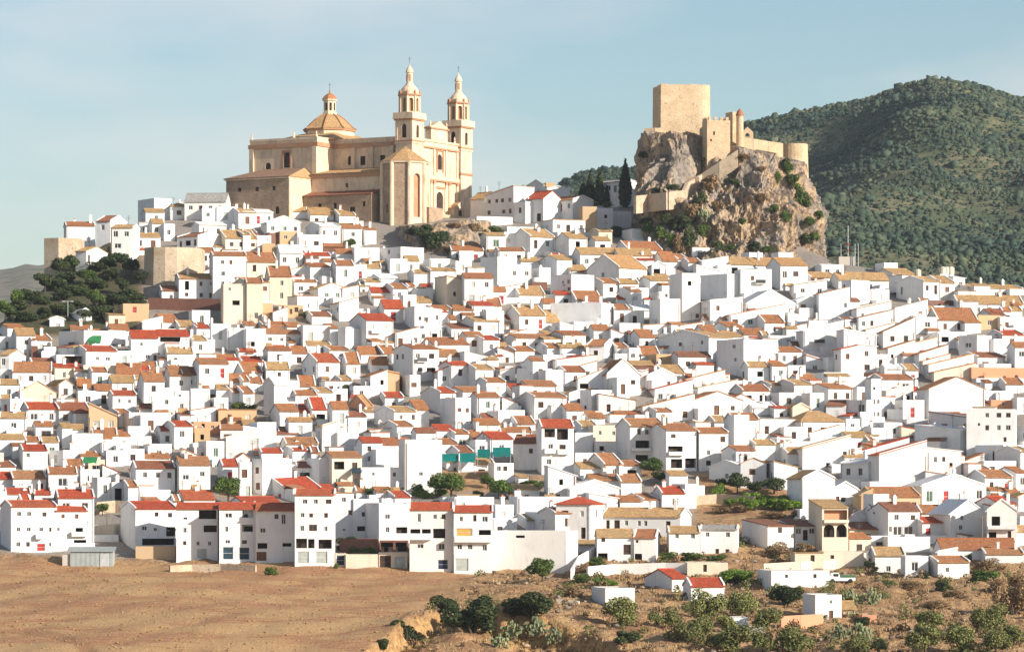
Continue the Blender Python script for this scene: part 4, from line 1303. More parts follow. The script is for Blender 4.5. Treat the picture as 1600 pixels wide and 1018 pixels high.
    if not h['front'] and not h['custom'] and W > 4.2 and h['py'] > 350:
        z0 = max(0.0, vis0 - 2.2)
        for _k in range(rnd.choice([0, 0, 1, 1, 1, 2]) if W > 6 else rnd.choice([0, 0, 1])):
            lw_ = rnd.uniform(2.2, min(4.5, W * .6)); lx = rnd.choice([-hw + lw_ / 2 + .1, hw - lw_ / 2 - .1, rnd.uniform(-.2, .2) * W]); ld = rnd.uniform(1.8, 3.2); lh = vis0 + rnd.uniform(.4, 2.2)
            mb = MB(); mb.box(lx - lw_ / 2, lx + lw_ / 2, -ld, -.004, z0, lh, wm)
            lt = ('lean_to', mb, (0, 0, 0), 0, (1, 1, 1), None); out.append(lt); li = len(out) - 1
            mb = MB()
            if rnd.random() < .4: mb.box(lx - lw_ / 2 - .06, lx + lw_ / 2 + .06, -ld - .06, -.01, lh + .003, lh + .12, 'white')
            else: slab(mb, [(lx - lw_ / 2 - .15, -ld - .2, lh + .12), (lx + lw_ / 2 + .15, -ld - .2, lh + .12), (lx + lw_ / 2 + .15, -.01, lh + .75), (lx - lw_ / 2 - .15, -.01, lh + .75)], .12, rnd.choice(['tile_orange', 'tile_tan', 'tile_red', 'tile_brown', 'tile_orange']), (1, 0, 0)); out.append(('lean_to_roof', mb, (0, 0, 0), 0, (1, 1, 1), li))
        if rnd.random() < .3:
            ph_ = vis0 + rnd.uniform(.3, 1.0); pd_ = rnd.uniform(2.0, 3.4); mb = MB(); mb.box(-hw + .05, hw - .05, -pd_, -pd_ + .25, z0, ph_, 'white'); mb.box(-hw + .05, -hw + .3, -pd_ + .253, -.004, z0, ph_, 'white'); mb.box(hw - .3, hw - .05, -pd_ + .253, -.004, z0, ph_, 'white'); out.append(('patio_wall', mb, (0, 0, 0), 0, (1, 1, 1), None))
        if rnd.random() < .22 and H - vis0 > 5:
            bx_ = rnd.uniform(-.25, .25) * W; bz = H - 2.7; mb = MB(); mb.box(bx_ - 1.1, bx_ + 1.1, -.8, -.004, bz, bz + .13, wm); mb.box(bx_ - 1.1, bx_ + 1.1, -.8, -.72, bz + .133, bz + .9, rnd.choice([wm, 'iron', 'iron'])); out.append(('balcony', mb, (0, 0, 0), 0, (1, 1, 1), None))
        if rnd.random() < .5:
            dx_ = rnd.choice([-hw + .25, hw - .25]); mb = MB(); mb.tube((dx_, -.08, vis0 - 1), (dx_, -.08, H - .1), .06, .06, rnd.choice(['galvanised', 'frame_brown', 'concrete']), 5); out.append(('drainpipe', mb, (0, 0, 0), 0, (1, 1, 1), None))
    if not h['front'] and rnd.random() < .4:
        x, y, z = ch(); z = H + rise * .6; mb = MB(); hh = rnd.uniform(1.6, 2.6); mb.tube((x, y, z - .6), (x, y, z + hh), .045, .035, 'iron', 4)
        for q in (.95, .8, .68): mb.tube((x - .5, y, z + hh * q), (x + .5, y, z + hh * q), .03, .03, 'iron', 4)
        out.append(('antenna', mb, (0, 0, 0), 0, (1, 1, 1), ri))
    # roof-terrace room behind, common on these slopes
    if h['annex'] and W > 5:
        aw = rnd.uniform(2.4, min(4.5, W * .6)); ax = rnd.uniform(-hw + aw / 2, hw - aw / 2); a0 = H + (rise if typ in 'ge' else rise * .4); az = a0 + rnd.uniform(.4, 1.7)
        mb = MB(); mb.facade((ax - aw / 2, D - .4, H - 2), (1, 0, 0), (0, -1, 0), aw, 0, az - H + 2, [], 'white')
        mb.box(ax - aw / 2, ax + aw / 2, D - .4 + .003, D + 4.0, H - 2, az, 'white')
        if rnd.random() < .5: mb.box(ax - aw / 2 - .15, ax + aw / 2 + .15, D - .6, D + 4.1, az + .003, az + .14, rnd.choice(['tile_orange', 'tile_tan', 'tile_red']))
        out.append(('annex', mb, (0, 0, 0), 0, (1, 1, 1), None))
    return out

# ------------------------------------------------------------------ read the catalogue
HOUSES = []
def spec(X0, X1, Yt, Yb, rh, typ, rc, wc, sw, ex, r, px, py, sc):
    cx = (X0 + X1) / 2
    front_row = Yb > 860
    Y = ground_Y(cx, Yb + (0 if front_row else 4))
    for e in ex:
        if e[0] == 'y': Y += float(e[1:])
    s = F / Y
    if wc == 'S': phi = R(-45 - r.uniform(0, 4))
    elif sw > 0: phi = math.asin(min(.72, max(.2, sw / (s * 9.0)))) + R(r.uniform(-1, 1))
    elif sw < 0: phi = -math.asin(min(.55, max(.10, -sw / (s * 9.0)))) + R(r.uniform(-1, 1))
    else: phi = R(r.uniform(4.0, 24.0)) if typ not in 'lr' else R(r.uniform(2, 9))
    if sw == 0 and front_row: phi = R(r.uniform(0.4, 2.2))
    if -4 / sc <= sw < 0: phi = R(-47 + r.uniform(-2, 2))
    W = (X1 - X0) / s / math.cos(phi)
    D = abs(sw) / (s * abs(math.sin(phi))) if abs(sw) * sc > 12 else r.uniform(7.0, 9.5)
    D = min(16.0, max(5.0, D))
    if wc == 'S': D = min(W, 7.0)
    if typ == 'f' and W < 5 and sw == 0: D = r.uniform(4.5, 7)
    c = at(cx, Yt, Y); elev = max(0.0, c.z / Y); drop = 3.6 if not front_row else 1.6
    zb = (HY - (Yb + (0 if front_row else 4))) * Y / F - drop
    rise = rh / s
    if typ == 'g': rise = min(rise + D / 2 * elev, D / 2 * .62); rise = max(rise, D / 2 * .2)
    if typ == 's': rise = min(rise + D * elev, D * .55)
    if typ == 'h': rise = min(rise + D / 2 * elev, D / 2 * .7)
    if typ in 'elr': rise = min(rise, W * .45)
    H = c.z - zb
    if typ == 'f': H -= .15 if (Yb - Yt) / s < 3.2 else .55
    custom = []
    for e in ex:
        if ':' in e:
            k, v = e.split(':'); a0, a1, b0, b1 = [float(q) for q in v.split(',')]
            k2 = {'w': r.choice('wwx')}.get(k, k)
            custom.append((k2, (px(a0) - cx) / s / math.cos(phi), (px(a1) - cx) / s / math.cos(phi), (HY - py(b1)) / s - zb, (HY - py(b0)) / s - zb))
    return dict(W=W, D=D, H=H, rise=rise, typ=typ, rm=RC[rc], wm=WC[wc], rc=rc, wc=wc, sw=sw, phi=phi, loc=(c.x, Y, zb), s=s, vis0=drop, custom=custom, blank='n' in ex, front=front_row,
                flatlow=(Yb - Yt) / s < 3.2, annex=(not front_row and r.random() < .36 and typ in 'gf' and Yb > 420), px=cx, py=(Yt + Yb) / 2, area=(X1 - X0) * (Yb - Yt + rh), storeys=max(1, round((Yb - Yt) / s / 2.9)), seed=r.random(),
                box=(X0 - max(sw, 0), X1 + max(-sw, 0), Yt - rh, Yb))
for (ox, oy, sc), txt in CAT:
    for ln in txt.strip().splitlines():
        t = ln.split(); xl, xr, yt, yb, rh = [float(v) for v in t[:5]]; typ, rc, wc = t[5:8]; sw = float(t[8]); ex = t[9:]
        px = lambda x: ox + x / sc
        py = lambda y: oy + y / sc
        r = random.Random(int(xl * 7919 + yt * 104729 + ox * 31 + oy))
        if rc == 'T' and typ in 'glre' and py(yb) > 470 and r.random() < .45: rc = 'O'
        if typ == 'f' and 'n' not in ex and not any(':' in e for e in ex) and wc in 'WC' and py(yb) > 380 and (yb - yt) / sc > 13 and (xr - xl) / sc < 60 and r.random() < .45:
            typ = 'g'; rc = r.choice('OOOOTTTRB'); rh = 6.5 * sc; yt += 5.0 * sc
        HOUSES.append(spec(px(xl), px(xr), py(yt), py(yb), rh / sc, typ, rc, wc, sw / sc, ex, r, px, py, sc))
# houses that close the gaps between the measured ones
occ = np.zeros((1018 // 2 + 2, 1600 // 2 + 2), bool)
for h in HOUSES:
    x0, x1, y0, y1 = h['box']; occ[max(0, int(y0 / 2)):max(0, int(y1 / 2) + 1), max(0, int(x0 / 2)):max(0, int(x1 / 2) + 1)] = True
for (x0, x1, y0, y1) in ((640, 800, 733, 782), (1075, 1262, 735, 832), (140, 215, 785, 860), (800, 870, 742, 762), (330, 380, 743, 786), (990, 1045, 715, 760), (215, 305, 385, 466), (225, 350, 462, 487), (590, 770, 330, 400), (0, 230, 380, 505), (1190, 1270, 820, 900)): occ[y0 // 2:y1 // 2, x0 // 2:x1 // 2] = True
UPB = [(0, 520), (200, 508), (232, 470), (350, 350), (600, 372), (640, 400), (760, 375), (860, 345), (930, 365), (1000, 388), (1060, 408), (1300, 432), (1600, 455)]
LOB = [(0, 850), (770, 850), (800, 880), (930, 870), (1150, 870), (1180, 800), (1280, 830), (1380, 890), (1600, 870)]
fr_ = random.Random(21); nfill = 0
for _ in range(26000):
    w = fr_.uniform(20, 40); hh = fr_.uniform(15, 27); x = fr_.uniform(-8, 1605); y = fr_.uniform(345, 880)
    if y - hh < interp(UPB, x) or y > interp(LOB, x): continue
    sl = occ[int((y - hh) / 2):int(y / 2), max(0, int((x - w / 2) / 2)):int((x + w / 2) / 2)]
    if sl.size == 0 or sl.mean() > 0.42 - 0.2 * (_ < 9000): continue
    typ = fr_.choice('gggggffffeslr'); rc = fr_.choice('OOOTTTRBW' if typ != 'f' else 'WWWTO'); wc = fr_.choice('WWWWWWWWWC'); rh = fr_.uniform(5, 9) if typ != 'f' else 0
    HOUSES.append(spec(x - w / 2, x + w / 2, y - hh + rh, y, rh, typ, rc, wc, fr_.choice([0, 0, 4, 6, 8]), [], fr_, lambda v: v, lambda v: v, 1.0)); nfill += 1
    occ[int((y - hh) / 2):int(y / 2) + 1, max(0, int((x - w / 2) / 2)):int((x + w / 2) / 2) + 1] = True
# sheds, stair heads and patio rooms tucked among them
for _ in range(520):
    w = fr_.uniform(8, 19); hh = fr_.uniform(7, 13); x = fr_.uniform(0, 1600); y = fr_.uniform(380, 850)
    if y - hh < interp(UPB, x) + 12 or y > interp(LOB, x) - 25: continue
    if any(a0 < x < a1 and b0 < y < b1 + 14 for a0, a1, b0, b1 in ((640, 800, 733, 782), (1075, 1262, 735, 832), (140, 215, 785, 860), (330, 380, 743, 786), (215, 305, 385, 466), (225, 350, 462, 487), (0, 230, 380, 505), (690, 800, 700, 735))): continue
    typ = fr_.choice('gggssff'); rc = fr_.choice('OOOTTRB' if typ != 'f' else 'WWO'); rh = fr_.uniform(2.5, 4.5) if typ != 'f' else 0
    hs_ = spec(x - w / 2, x + w / 2, y - hh + rh, y, rh, typ, rc, 'W', fr_.choice([0, 0, 3, 4]), [], fr_, lambda v: v, lambda v: v, 1.0); hs_['D'] = min(hs_['D'], fr_.uniform(2.5, 4.5)); hs_['rise'] = min(hs_['rise'], hs_['D'] * .3); hs_['annex'] = False; HOUSES.append(hs_)
print('fillers', nfill, 'houses', len(HOUSES))
# labels: look first, then the nearest findable thing
ANCH = [('the round stone bastion', 258, 420), ('the church dome', 500, 330), ('the octagonal chapel', 632, 400), ('the church facade', 705, 420), ('the cypresses', 940, 330), ('the castle rock', 1140, 430), ('the antenna masts', 1325, 420), ('the long orange block', 1560, 585), ('the three-storey block', 1545, 670), ('the hip-roofed house', 1285, 660), ('the arcaded house', 1305, 810), ('the teal awnings', 730, 718), ('the loggia house', 871, 695), ('the salmon house', 322, 668), ('the green awning', 150, 533), ('the metal shed', 142, 865), ('the big garden tree', 705, 757), ('the red pyramid roof', 896, 790), ('the ochre ruin', 1345, 770), ('the grey-gabled barn', 985, 430), ('the retaining wall', 290, 475), ('the parked pickup', 1315, 906), ('the hedge garden', 1205, 780), ('the left garden tree', 355, 765), ('the great blind wall', 880, 845), ('the blind towers', 1110, 455), ('the olive grove', 1150, 940), ('the diagonal street', 1420, 540), ('the left photo edge', 0, 640), ('the right photo edge', 1600, 770), ('the bare white gable', 1445, 610), ('the shaded garden slope', 90, 470), ('the four-storey house', 491, 830), ('the two-window wall', 600, 745), ('the town centre', 800, 560), ('the ochre walls', 430, 490), ('the red-shuttered house', 722, 650)]
RN = {'R': 'bright red', 'O': 'orange', 'T': 'tan', 'B': 'dark brown', 'G': 'grey', 'W': 'white', 'Y': 'ochre', 'P': 'salmon', 'N': 'brown', 'C': 'cream'}
WNm = {'W': 'white', 'S': 'shaded white', 'C': 'cream', 'Y': 'ochre', 'P': 'salmon', 'N': 'brown'}
SN = {1: 'low', 2: 'two-storey', 3: 'three-storey', 4: 'tall', 5: 'tall', 6: 'tall', 7: 'tall', 8: 'tall'}
TN = {'g': '{} tiled roof', 'e': 'gable facing front', 'l': 'roof rising right', 'r': 'roof falling right', 's': '{} sloping roof', 'f': 'flat top', 'h': '{} hipped roof'}
ORD = ['', 'second', 'third', 'fourth', 'fifth', 'sixth', 'seventh', 'eighth', 'ninth', 'tenth', 'eleventh', 'twelfth', 'thirteenth', 'fourteenth']
def place_words(x, y):
    n, ax, ay = min(ANCH, key=lambda a: math.hypot((a[1] - x), (a[2] - y) * 1.3)); dx, dy = x - ax, y - ay
    if math.hypot(dx, dy) < 12: return 'beside ' + n
    if abs(dx) > 1.2 * abs(dy): return ('right of ' if dx > 0 else 'left of ') + n
    return ('below ' if dy > 0 else 'above ') + n
def uniq(things, words):   # things: dicts with px,py ; words(t) -> label ; equal labels are told apart from left to right
    by = {}
    for t in things: by.setdefault(words(t), []).append(t)
    for lab, lst in by.items():
        lst.sort(key=lambda t: t['px'])
        for i, t in enumerate(lst):
            if len(lst) == 1: t['label'] = lab
            elif i == 0: t['label'] = lab + ', leftmost'
            elif i == len(lst) - 1: t['label'] = lab + ', rightmost'
            else: t['label'] = lab + ', ' + ORD[i] + ' from left'
HOUSES.sort(key=lambda h: -h['area'])
KEEP = 322
def hwords(h):
    return f"{SN.get(h['storeys'], 'tall')} {WNm[h['wc']]} house with {TN[h['typ']].format(RN[h['rc']])} {place_words(h['px'], h['py'])}"
uniq(HOUSES[:KEEP], hwords)
mass = MB()
def bake(mb, mat):
    for f, m_, u in zip(mb.f, mb.m, mb.uv): mass.poly([mat @ Vector(mb.v[i]) for i in f], m_, u)
for i, h in enumerate(HOUSES):
    pieces = make_house(h, random.Random(int(h['seed'] * 1e9)))
    if i < KEEP:
        root = empty('house', h['loc'], h['phi']); tag(root, h['label'], 'house', 'houses of the white hill town')
        objs = []
        for name, g, loc, rz, scl, par in pieces:
            P = objs[par] if par is not None else root
            if isinstance(g, MB):
                if not g.f: objs.append(root); continue
                o = g.build(name, P, loc, rz)
            else:
                fm, pm = open_mesh(g); o = link(name, fm, P, loc, rz, scl)
                if pm: link('pane' if name == 'window' else 'panel', pm, o)
            objs.append(o)
    else:
        T = Matrix.Translation(h['loc']) @ Matrix.Rotation(h['phi'], 4, 'Z')
        for name, g, loc, rz, scl, par in pieces:
            L_ = T @ Matrix.Translation(loc) @ Matrix.Rotation(rz, 4, 'Z') @ Matrix.Diagonal(Vector(scl + (1,)))
            if isinstance(g, MB): bake(g, L_)
            else:
                for mb in OPEN[g]:
                    if mb: bake(mb, L_)
o = mass.build('small_house_cluster'); tag(o, 'small white houses and lean-tos squeezed between the larger houses', 'houses', kind='stuff')
# ------------------------------------------------------------------ church
roof_mat('roof_weathered', [(0.34, 0.20, 0.13), (0.36, 0.21, 0.13)], (0.26, 0.18, 0.12), 0.7)
CA = Vector((-0.83, 0.558, 0)); CBv = Vector((0.558, 0.83, 0)); CO = at(640, 350, 915); CO.z = 0.0
# local frame: +x = across the facade (towards the second tower), +y = back along the nave
church = empty('church', (CO.x * 1.034, CO.y * 1.034, 0.0), math.atan2(CBv.y, CBv.x) + R(4)); church.scale = (1.10 * 1.034, 0.962 * 1.034, 1.034)
tag(church, 'large cream church with two bell towers and a tiled octagonal dome', 'church')
# in this frame local x axis = CBv, local y axis = rotated 90 deg = (-0.83, 0.558) = CA
def zz(py, Y): return (HY - py) * Y / F
CC, CT_, SB = 'church_cream', 'church_trim', 'stone_brown'
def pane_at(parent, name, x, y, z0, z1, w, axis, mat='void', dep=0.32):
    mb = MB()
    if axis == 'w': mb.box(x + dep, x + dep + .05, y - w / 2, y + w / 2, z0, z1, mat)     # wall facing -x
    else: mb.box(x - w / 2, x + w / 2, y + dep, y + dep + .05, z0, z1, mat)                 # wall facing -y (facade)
    return mb.build(name, parent)
def part_walls(name, x0, x1, y0, y1, z0, z1, mat, left_ops=(), front_ops=(), parent=church, top=True, depth=.3):
    """block; left face is x0 (faces the photo's left), front face is y0 (faces right, sunlit); ops (pos,width,za,zb,arch)"""
    mb = MB(); W = x1 - x0; D = y1 - y0
    lo = [(D - (p - y0) - w / 2, D - (p - y0) + w / 2, a, b_, ar) for p, w, a, b_, ar in left_ops]
    fo = [(p - x0 - w / 2, p - x0 + w / 2, a, b_, ar) for p, w, a, b_, ar in front_ops]
    mb.facade((x0, y1, 0), (0, -1, 0), (-1, 0, 0), D, z0, z1, lo, mat, depth)
    mb.facade((x0, y0, 0), (1, 0, 0), (0, -1, 0), W, z0, z1, fo, mat, depth)
    mb.poly([(x1, y0, z0), (x1, y1, z0), (x1, y1, z1), (x1, y0, z1)], mat); mb.poly([(x1, y1, z0), (x0, y1, z0), (x0, y1, z1), (x1, y1, z1)], mat)
    if top: mb.poly([(x0, y0, z1), (x1, y0, z1), (x1, y1, z1), (x0, y1, z1)], mat)
    o = mb.build(name, parent)
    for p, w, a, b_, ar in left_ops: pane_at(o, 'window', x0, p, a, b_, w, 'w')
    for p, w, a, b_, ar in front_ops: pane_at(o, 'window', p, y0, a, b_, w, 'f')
    return o
def band(parent, name, x0, x1, y0, y1, z0, z1, mat, pr=.3):
    mb = MB(); mb.box(x0 - pr, x1 + pr, y0 - pr, y1 + pr, z0, z1, mat); return mb.build(name, parent)
# nave and aisle
nv = part_walls('nave', 1.0, 19.5, 2.4, 23.0, 60, 83.2, CC, left_ops=[(8.6, 1.5, 77.2, 79.4, False), (14.4, 1.5, 77.2, 79.4, False), (18.2, 1.3, 77.4, 79.6, True)])
band(nv, 'cornice', 1.0, 19.5, 2.5, 22.9, 81.5, 82.5, CT_, .35); band(nv, 'parapet', 1.0, 19.5, 2.5, 22.9, 83.2, 83.7, CC, .12)
for y in (5.6, 11.6, 17.0): mb = MB(); mb.box(.45, 1.0, y - .5, y + .5, 60, 81.5, CC); mb.build('buttress', nv)
al = part_walls('aisle', -7.5, 1.0, 3.2, 23.4, 60, 74.6, CC, left_ops=[(13.0, .7, 71.2, 72.2, False)])
band(al, 'cornice', -7.5, .6, 3.3, 23.3, 73.6, 74.45, CT_, .4)
mb = MB(); slab(mb, [(-8.1, 23.4, 74.7), (-8.1, 3.0, 74.7), (1.0, 3.0, 76.5), (1.0, 23.4, 76.5)], .2, 'tile_tan', (0, 1, 0)); mb.build('aisle_roof', church)
lw = part_walls('sacristy', -10.8, -7.5, 3.4, 23.3, 58, 69.2, SB, left_ops=[(9.0, 1.6, 63.5, 66.2, False), (14.0, .9, 66.0, 67.3, False), (18.5, .9, 66.0, 67.3, False), (5.6, .8, 66.2, 67.4, False)])  # darker stone puts the shade of these left-facing walls into the colour
mb = MB(); slab(mb, [(-11.2, 23.4, 69.25), (-11.2, 3.2, 69.25), (-7.5, 3.2, 70.4), (-7.5, 23.4, 70.4)], .2, 'tile_brown', (0, 1, 0)); mb.build('sacristy_roof', church)
# transept
tr = part_walls('transept', -5.8, 26.0, 22.9, 43.0, 60, 83.3, CC, left_ops=[(32.0, 1.9, 76.8, 80.4, False), (37.6, 1.7, 76.4, 78.2, True)])
band(tr, 'cornice', -5.8, 26.0, 23.0, 42.9, 81.6, 82.6, CT_, .4); band(tr, 'parapet', -5.8, 26.0, 23.0, 42.9, 83.3, 83.9, CC, .15)
for y in (23.5, 42.4): mb = MB(); mb.box(-6.2, -5.8, y - .6, y + .6, 60, 81.6, CC); mb.build('pilaster', tr)
for w_ in ((32.0, 1.9, 76.8, 80.4),): mb = MB(); mb.box(-5.95, -5.8, w_[0] - 1.35, w_[0] - .97, 76.6, 80.9, CT_); mb.box(-5.95, -5.8, w_[0] + .97, w_[0] + 1.35, 76.6, 80.9, CT_); mb.box(-5.95, -5.8, w_[0] - .965, w_[0] + .965, 80.45, 80.9, CT_); mb.build('window_surround', tr)
for p in ((-5.8, 42.6), (-5.8, 30.0), (-5.8, 23.3)): mb = MB(); mb.lathe([(.32, 83.9), (.32, 84.3), (.16, 84.5), (.22, 84.9), (0, 85.4)], 8, CC, p[0] + .2, p[1]); mb.build('finial', tr)
# lower left wing
wg = part_walls('wing', -16.2, -5.8, 23.6, 42.2, 58, 73.2, SB, left_ops=[(28.0, 1.0, 70.4, 71.4, False), (33.0, 1.0, 70.4, 71.4, False), (38.2, 1.0, 70.4, 71.4, False), (27.0, 1.2, 64.8, 66.6, True)])  # darker stone again carries the shade of the low left walls
wgf = MB(); wgf.box(-16.1, -5.9, 23.45, 23.6, 60, 73.15, CC); wgf.build('sunlit_end', wg)  # pale slab puts the sunlit look of this end into the colour
band(wg, 'cornice', -16.2, -6.2, 23.7, 42.1, 73.2, 73.6, CC, .35)
mb = MB(); e = [(-16.7, 42.7, 73.65), (-16.7, 23.1, 73.65), (-5.8, 23.1, 73.65), (-5.8, 42.7, 73.65)]; r0, r1 = (-5.8, 39.0, 76.6), (-5.8, 26.5, 76.6)
slab(mb, [e[0], e[1], r1, r0], .2, 'roof_weathered', (0, 1, 0)); slab(mb, [e[1], e[2], r1], .2, 'tile_tan', (1, 0, 0)); slab(mb, [e[3], e[0], r0], .2, 'tile_tan', (1, 0, 0)); mb.build('wing_roof', wg)
# crossing roof, drum, dome, lantern
mb = MB(); cy, cx = 31.0, 10.3
a = [(-1.5, 21.5), (22, 21.5), (22, 41), (-1.5, 41)]; k = [(5.5, 26.2), (15.0, 26.2), (15.0, 35.8), (5.5, 35.8)]
for i in range(4):
    j = (i + 1) % 4; slab(mb, [(a[i][0], a[i][1], 83.75), (a[j][0], a[j][1], 83.75), (k[j][0], k[j][1], 86.0), (k[i][0], k[i][1], 86.0)], .15, 'tile_tan', (a[j][0] - a[i][0], a[j][1] - a[i][1], 0))
mb.build('crossing_roof', church)
o8 = math.pi / 8
mb = MB(); mb.lathe([(6.1, 83.0), (6.1, 87.0)], 8, CC, cx, cy, o8); dr = mb.build('drum', church)
mb = MB(); mb.lathe([(6.1, 86.7), (6.5, 86.75), (6.6, 87.15), (6.3, 87.2)], 8, CT_, cx, cy, o8); mb.build('cornice', dr)
mb = MB(); prof = [(6.7, 87.15), (5.7, 87.75), (4.75, 88.7), (3.6, 89.8), (2.4, 90.6), (1.75, 90.95)]
for q in range(len(prof) - 1):
    for i in range(8):
        a0, a1 = o8 + i * math.pi / 4, o8 + (i + 1) * math.pi / 4; P = lambda r, a_, z: (cx + r * math.cos(a_), cy + r * math.sin(a_), z)
        q4 = [P(prof[q][0], a0, prof[q][1]), P(prof[q][0], a1, prof[q][1]), P(prof[q + 1][0], a1, prof[q + 1][1]), P(prof[q + 1][0], a0, prof[q + 1][1])]
        Uv = (Vector(q4[1]) - Vector(q4[0])); n_ = Uv.cross(Vector(q4[3]) - Vector(q4[0])).normalized(); Uv.normalize(); Vd = n_.cross(Uv)
        mb.poly(q4, 'tile_tan', [((Vector(p) - Vector(q4[0])).dot(Uv) - 3, (Vector(p) - Vector(q4[0])).dot(Vd)) for p in q4])
dm = mb.build('dome', church)
for i in range(8):
    a0 = o8 + i * math.pi / 4; mb = MB()
    for q in range(len(prof) - 1): mb.tube((cx + (prof[q][0] + .02) * math.cos(a0), cy + (prof[q][0] + .02) * math.sin(a0), prof[q][1] + .06), (cx + (prof[q + 1][0] + .02) * math.cos(a0), cy + (prof[q + 1][0] + .02) * math.sin(a0), prof[q + 1][1] + .06), .16, .16, 'tile_orange', 5)
    mb.build('rib', dm)
mb = MB(); mb.lathe([(1.75, 90.8), (1.75, 91.4), (1.5, 91.45), (1.5, 94.2), (1.85, 94.3), (1.85, 94.7)], 8, CC, cx, cy, o8); la = mb.build('lantern', church)
for i in range(8):
    a0 = (i + .5) * math.pi / 4 + o8; mb = MB(); r_ = 1.5 * math.cos(o8); c_, s_ = math.cos(a0), math.sin(a0)
    pts = [(cx + c_ * (r_ + dd) - s_ * ww, cy + s_ * (r_ + dd) + c_ * ww) for dd, ww in ((-.1, -.3), (.03, -.3), (.03, .3), (-.1, .3))]
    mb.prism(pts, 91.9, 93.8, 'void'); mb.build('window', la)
mb = MB(); mb.lathe([(1.9, 94.7), (1.7, 95.1), (1.2, 95.7), (.5, 96.1), (.15, 96.3), (.22, 96.7), (0, 97.2)], 8, 'tile_orange', cx, cy, o8); mb.build('lantern_cap', la)
def cross(parent, x, y, z): mb = MB(); mb.tube((x, y, z), (x, y, z + 1.7), .06, .05, 'iron', 5); mb.tube((x - .45, y, z + 1.15), (x + .45, y, z + 1.15), .05, .05, 'iron', 5); mb.build('cross', parent)
cross(la, cx, cy, 97.1)
# bell towers
def bell_tower(x, y, dz, lab):
    h = 2.35; t = part_walls('bell_tower', x - h, x + h, y - h, y + h, 60, 87.4 + dz, CC, left_ops=[(y, 1.35, 82.9 + dz, 86.2 + dz, True)], front_ops=[(x, 1.1, 83.0 + dz, 86.0 + dz, True)] , top=True, depth=.7)
    t['label'] = lab
    for z0, z1, m_, pr in ((82.0, 82.35, CT_, .28), (81.5, 82.0, CC, .18), (87.05, 87.4, CT_, .35), (87.4, 88.0, CC, .55), (75.6, 76.1, CT_, .22)): band(t, 'cornice', x - h, x + h, y - h, y + h, z0 + dz + .004, z1 + dz, m_, pr)
    for sx in (-1, 1):
        for sy in (-1, 1): mb = MB(); mb.box(x + sx * (h - .2) - .3, x + sx * (h - .2) + .3, y + sy * (h - .2) - .3, y + sy * (h - .2) + .3, 82.36 + dz, 87.04 + dz, CC); mb.build('pilaster', t)
    mb = MB()    # balustrade
    for i in range(4):
        x0, x1, y0, y1 = [(x - h - .5, x + h + .5, y - h - .5, y - h - .3), (x - h - .5, x + h + .5, y + h + .3, y + h + .5), (x - h - .5, x - h - .3, y - h - .29, y + h + .29), (x + h + .3, x + h + .5, y - h - .29, y + h + .29)][i]
        mb.box(x0, x1, y0, y1, 88.01 + dz, 88.9 + dz, CC)
    mb.build('balustrade', t)
    r8 = 2.45; mb = MB(); ap = r8 * math.cos(o8); sd = 2 * r8 * math.sin(o8)
    for i in range(8):
        a_ = i * math.pi / 4; n_ = Vector((math.cos(a_), math.sin(a_), 0)); u_ = Vector((-n_.y, n_.x, 0)); O_ = Vector((x, y, 0)) + n_ * ap - u_ * sd / 2
        mb.facade(O_, u_, n_, sd, 88.0 + dz, 93.2 + dz, [(sd * .24, sd * .76, 89.2 + dz, 92.4 + dz, True)], CC, .5)
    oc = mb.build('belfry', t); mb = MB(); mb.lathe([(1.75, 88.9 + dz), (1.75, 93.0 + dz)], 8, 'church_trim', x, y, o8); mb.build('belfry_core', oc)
    for i in range(8):
        a_ = o8 + i * math.pi / 4; mb = MB(); mb.tube((x + 2.5 * math.cos(a_), y + 2.5 * math.sin(a_), 88.0 + dz), (x + 2.5 * math.cos(a_), y + 2.5 * math.sin(a_), 93.0 + dz), .2, .18, CC, 6); mb.build('column', oc)
    mb = MB(); mb.lathe([(2.5, 92.9 + dz), (2.85, 93.0 + dz), (2.9, 93.35 + dz), (2.55, 93.4 + dz)], 8, CT_, x, y, o8); mb.build('cornice', t)
    mb = MB(); mb.lathe([(2.45, 93.3 + dz), (2.3, 94.0 + dz), (1.85, 94.8 + dz), (1.2, 95.5 + dz), (.85, 95.95 + dz), (.82, 96.1 + dz)], 16, CC, x, y, o8); cp = mb.build('cupola', t)
    for i in range(8): a_ = o8 + i * math.pi / 4; mb = MB(); mb.lathe([(.22, 93.4 + dz), (.28, 93.9 + dz), (.1, 94.2 + dz), (0, 94.6 + dz)], 6, CT_, x + 2.5 * math.cos(a_), y + 2.5 * math.sin(a_)); mb.build('urn', cp)
    mb = MB(); mb.lathe([(.9, 95.9 + dz), (.78, 96.1 + dz), (.72, 98.4 + dz), (.95, 98.5 + dz), (.98, 98.8 + dz), (.8, 99.3 + dz), (.42, 99.9 + dz), (.12, 100.2 + dz), (.16, 100.5 + dz), (0, 100.8 + dz)], 10, CC, x, y); ln = mb.build('lantern', t)
    for i in range(4): a_ = math.pi / 4 + i * math.pi / 2; mb = MB(); mb.box(-.06, .06, -.2, .2, 96.5 + dz, 98.1 + dz, 'church_trim'); mb.build('slot', ln, (x + .74 * math.cos(a_), y + .74 * math.sin(a_), 0), a_)
    cross(t, x, y, 100.7 + dz)
    return t
bell_tower(0, 0, 0, 'nearer bell tower beside the octagonal chapel'); bell_tower(20.7, 0, 0, 'farther bell tower at the right end of the facade')
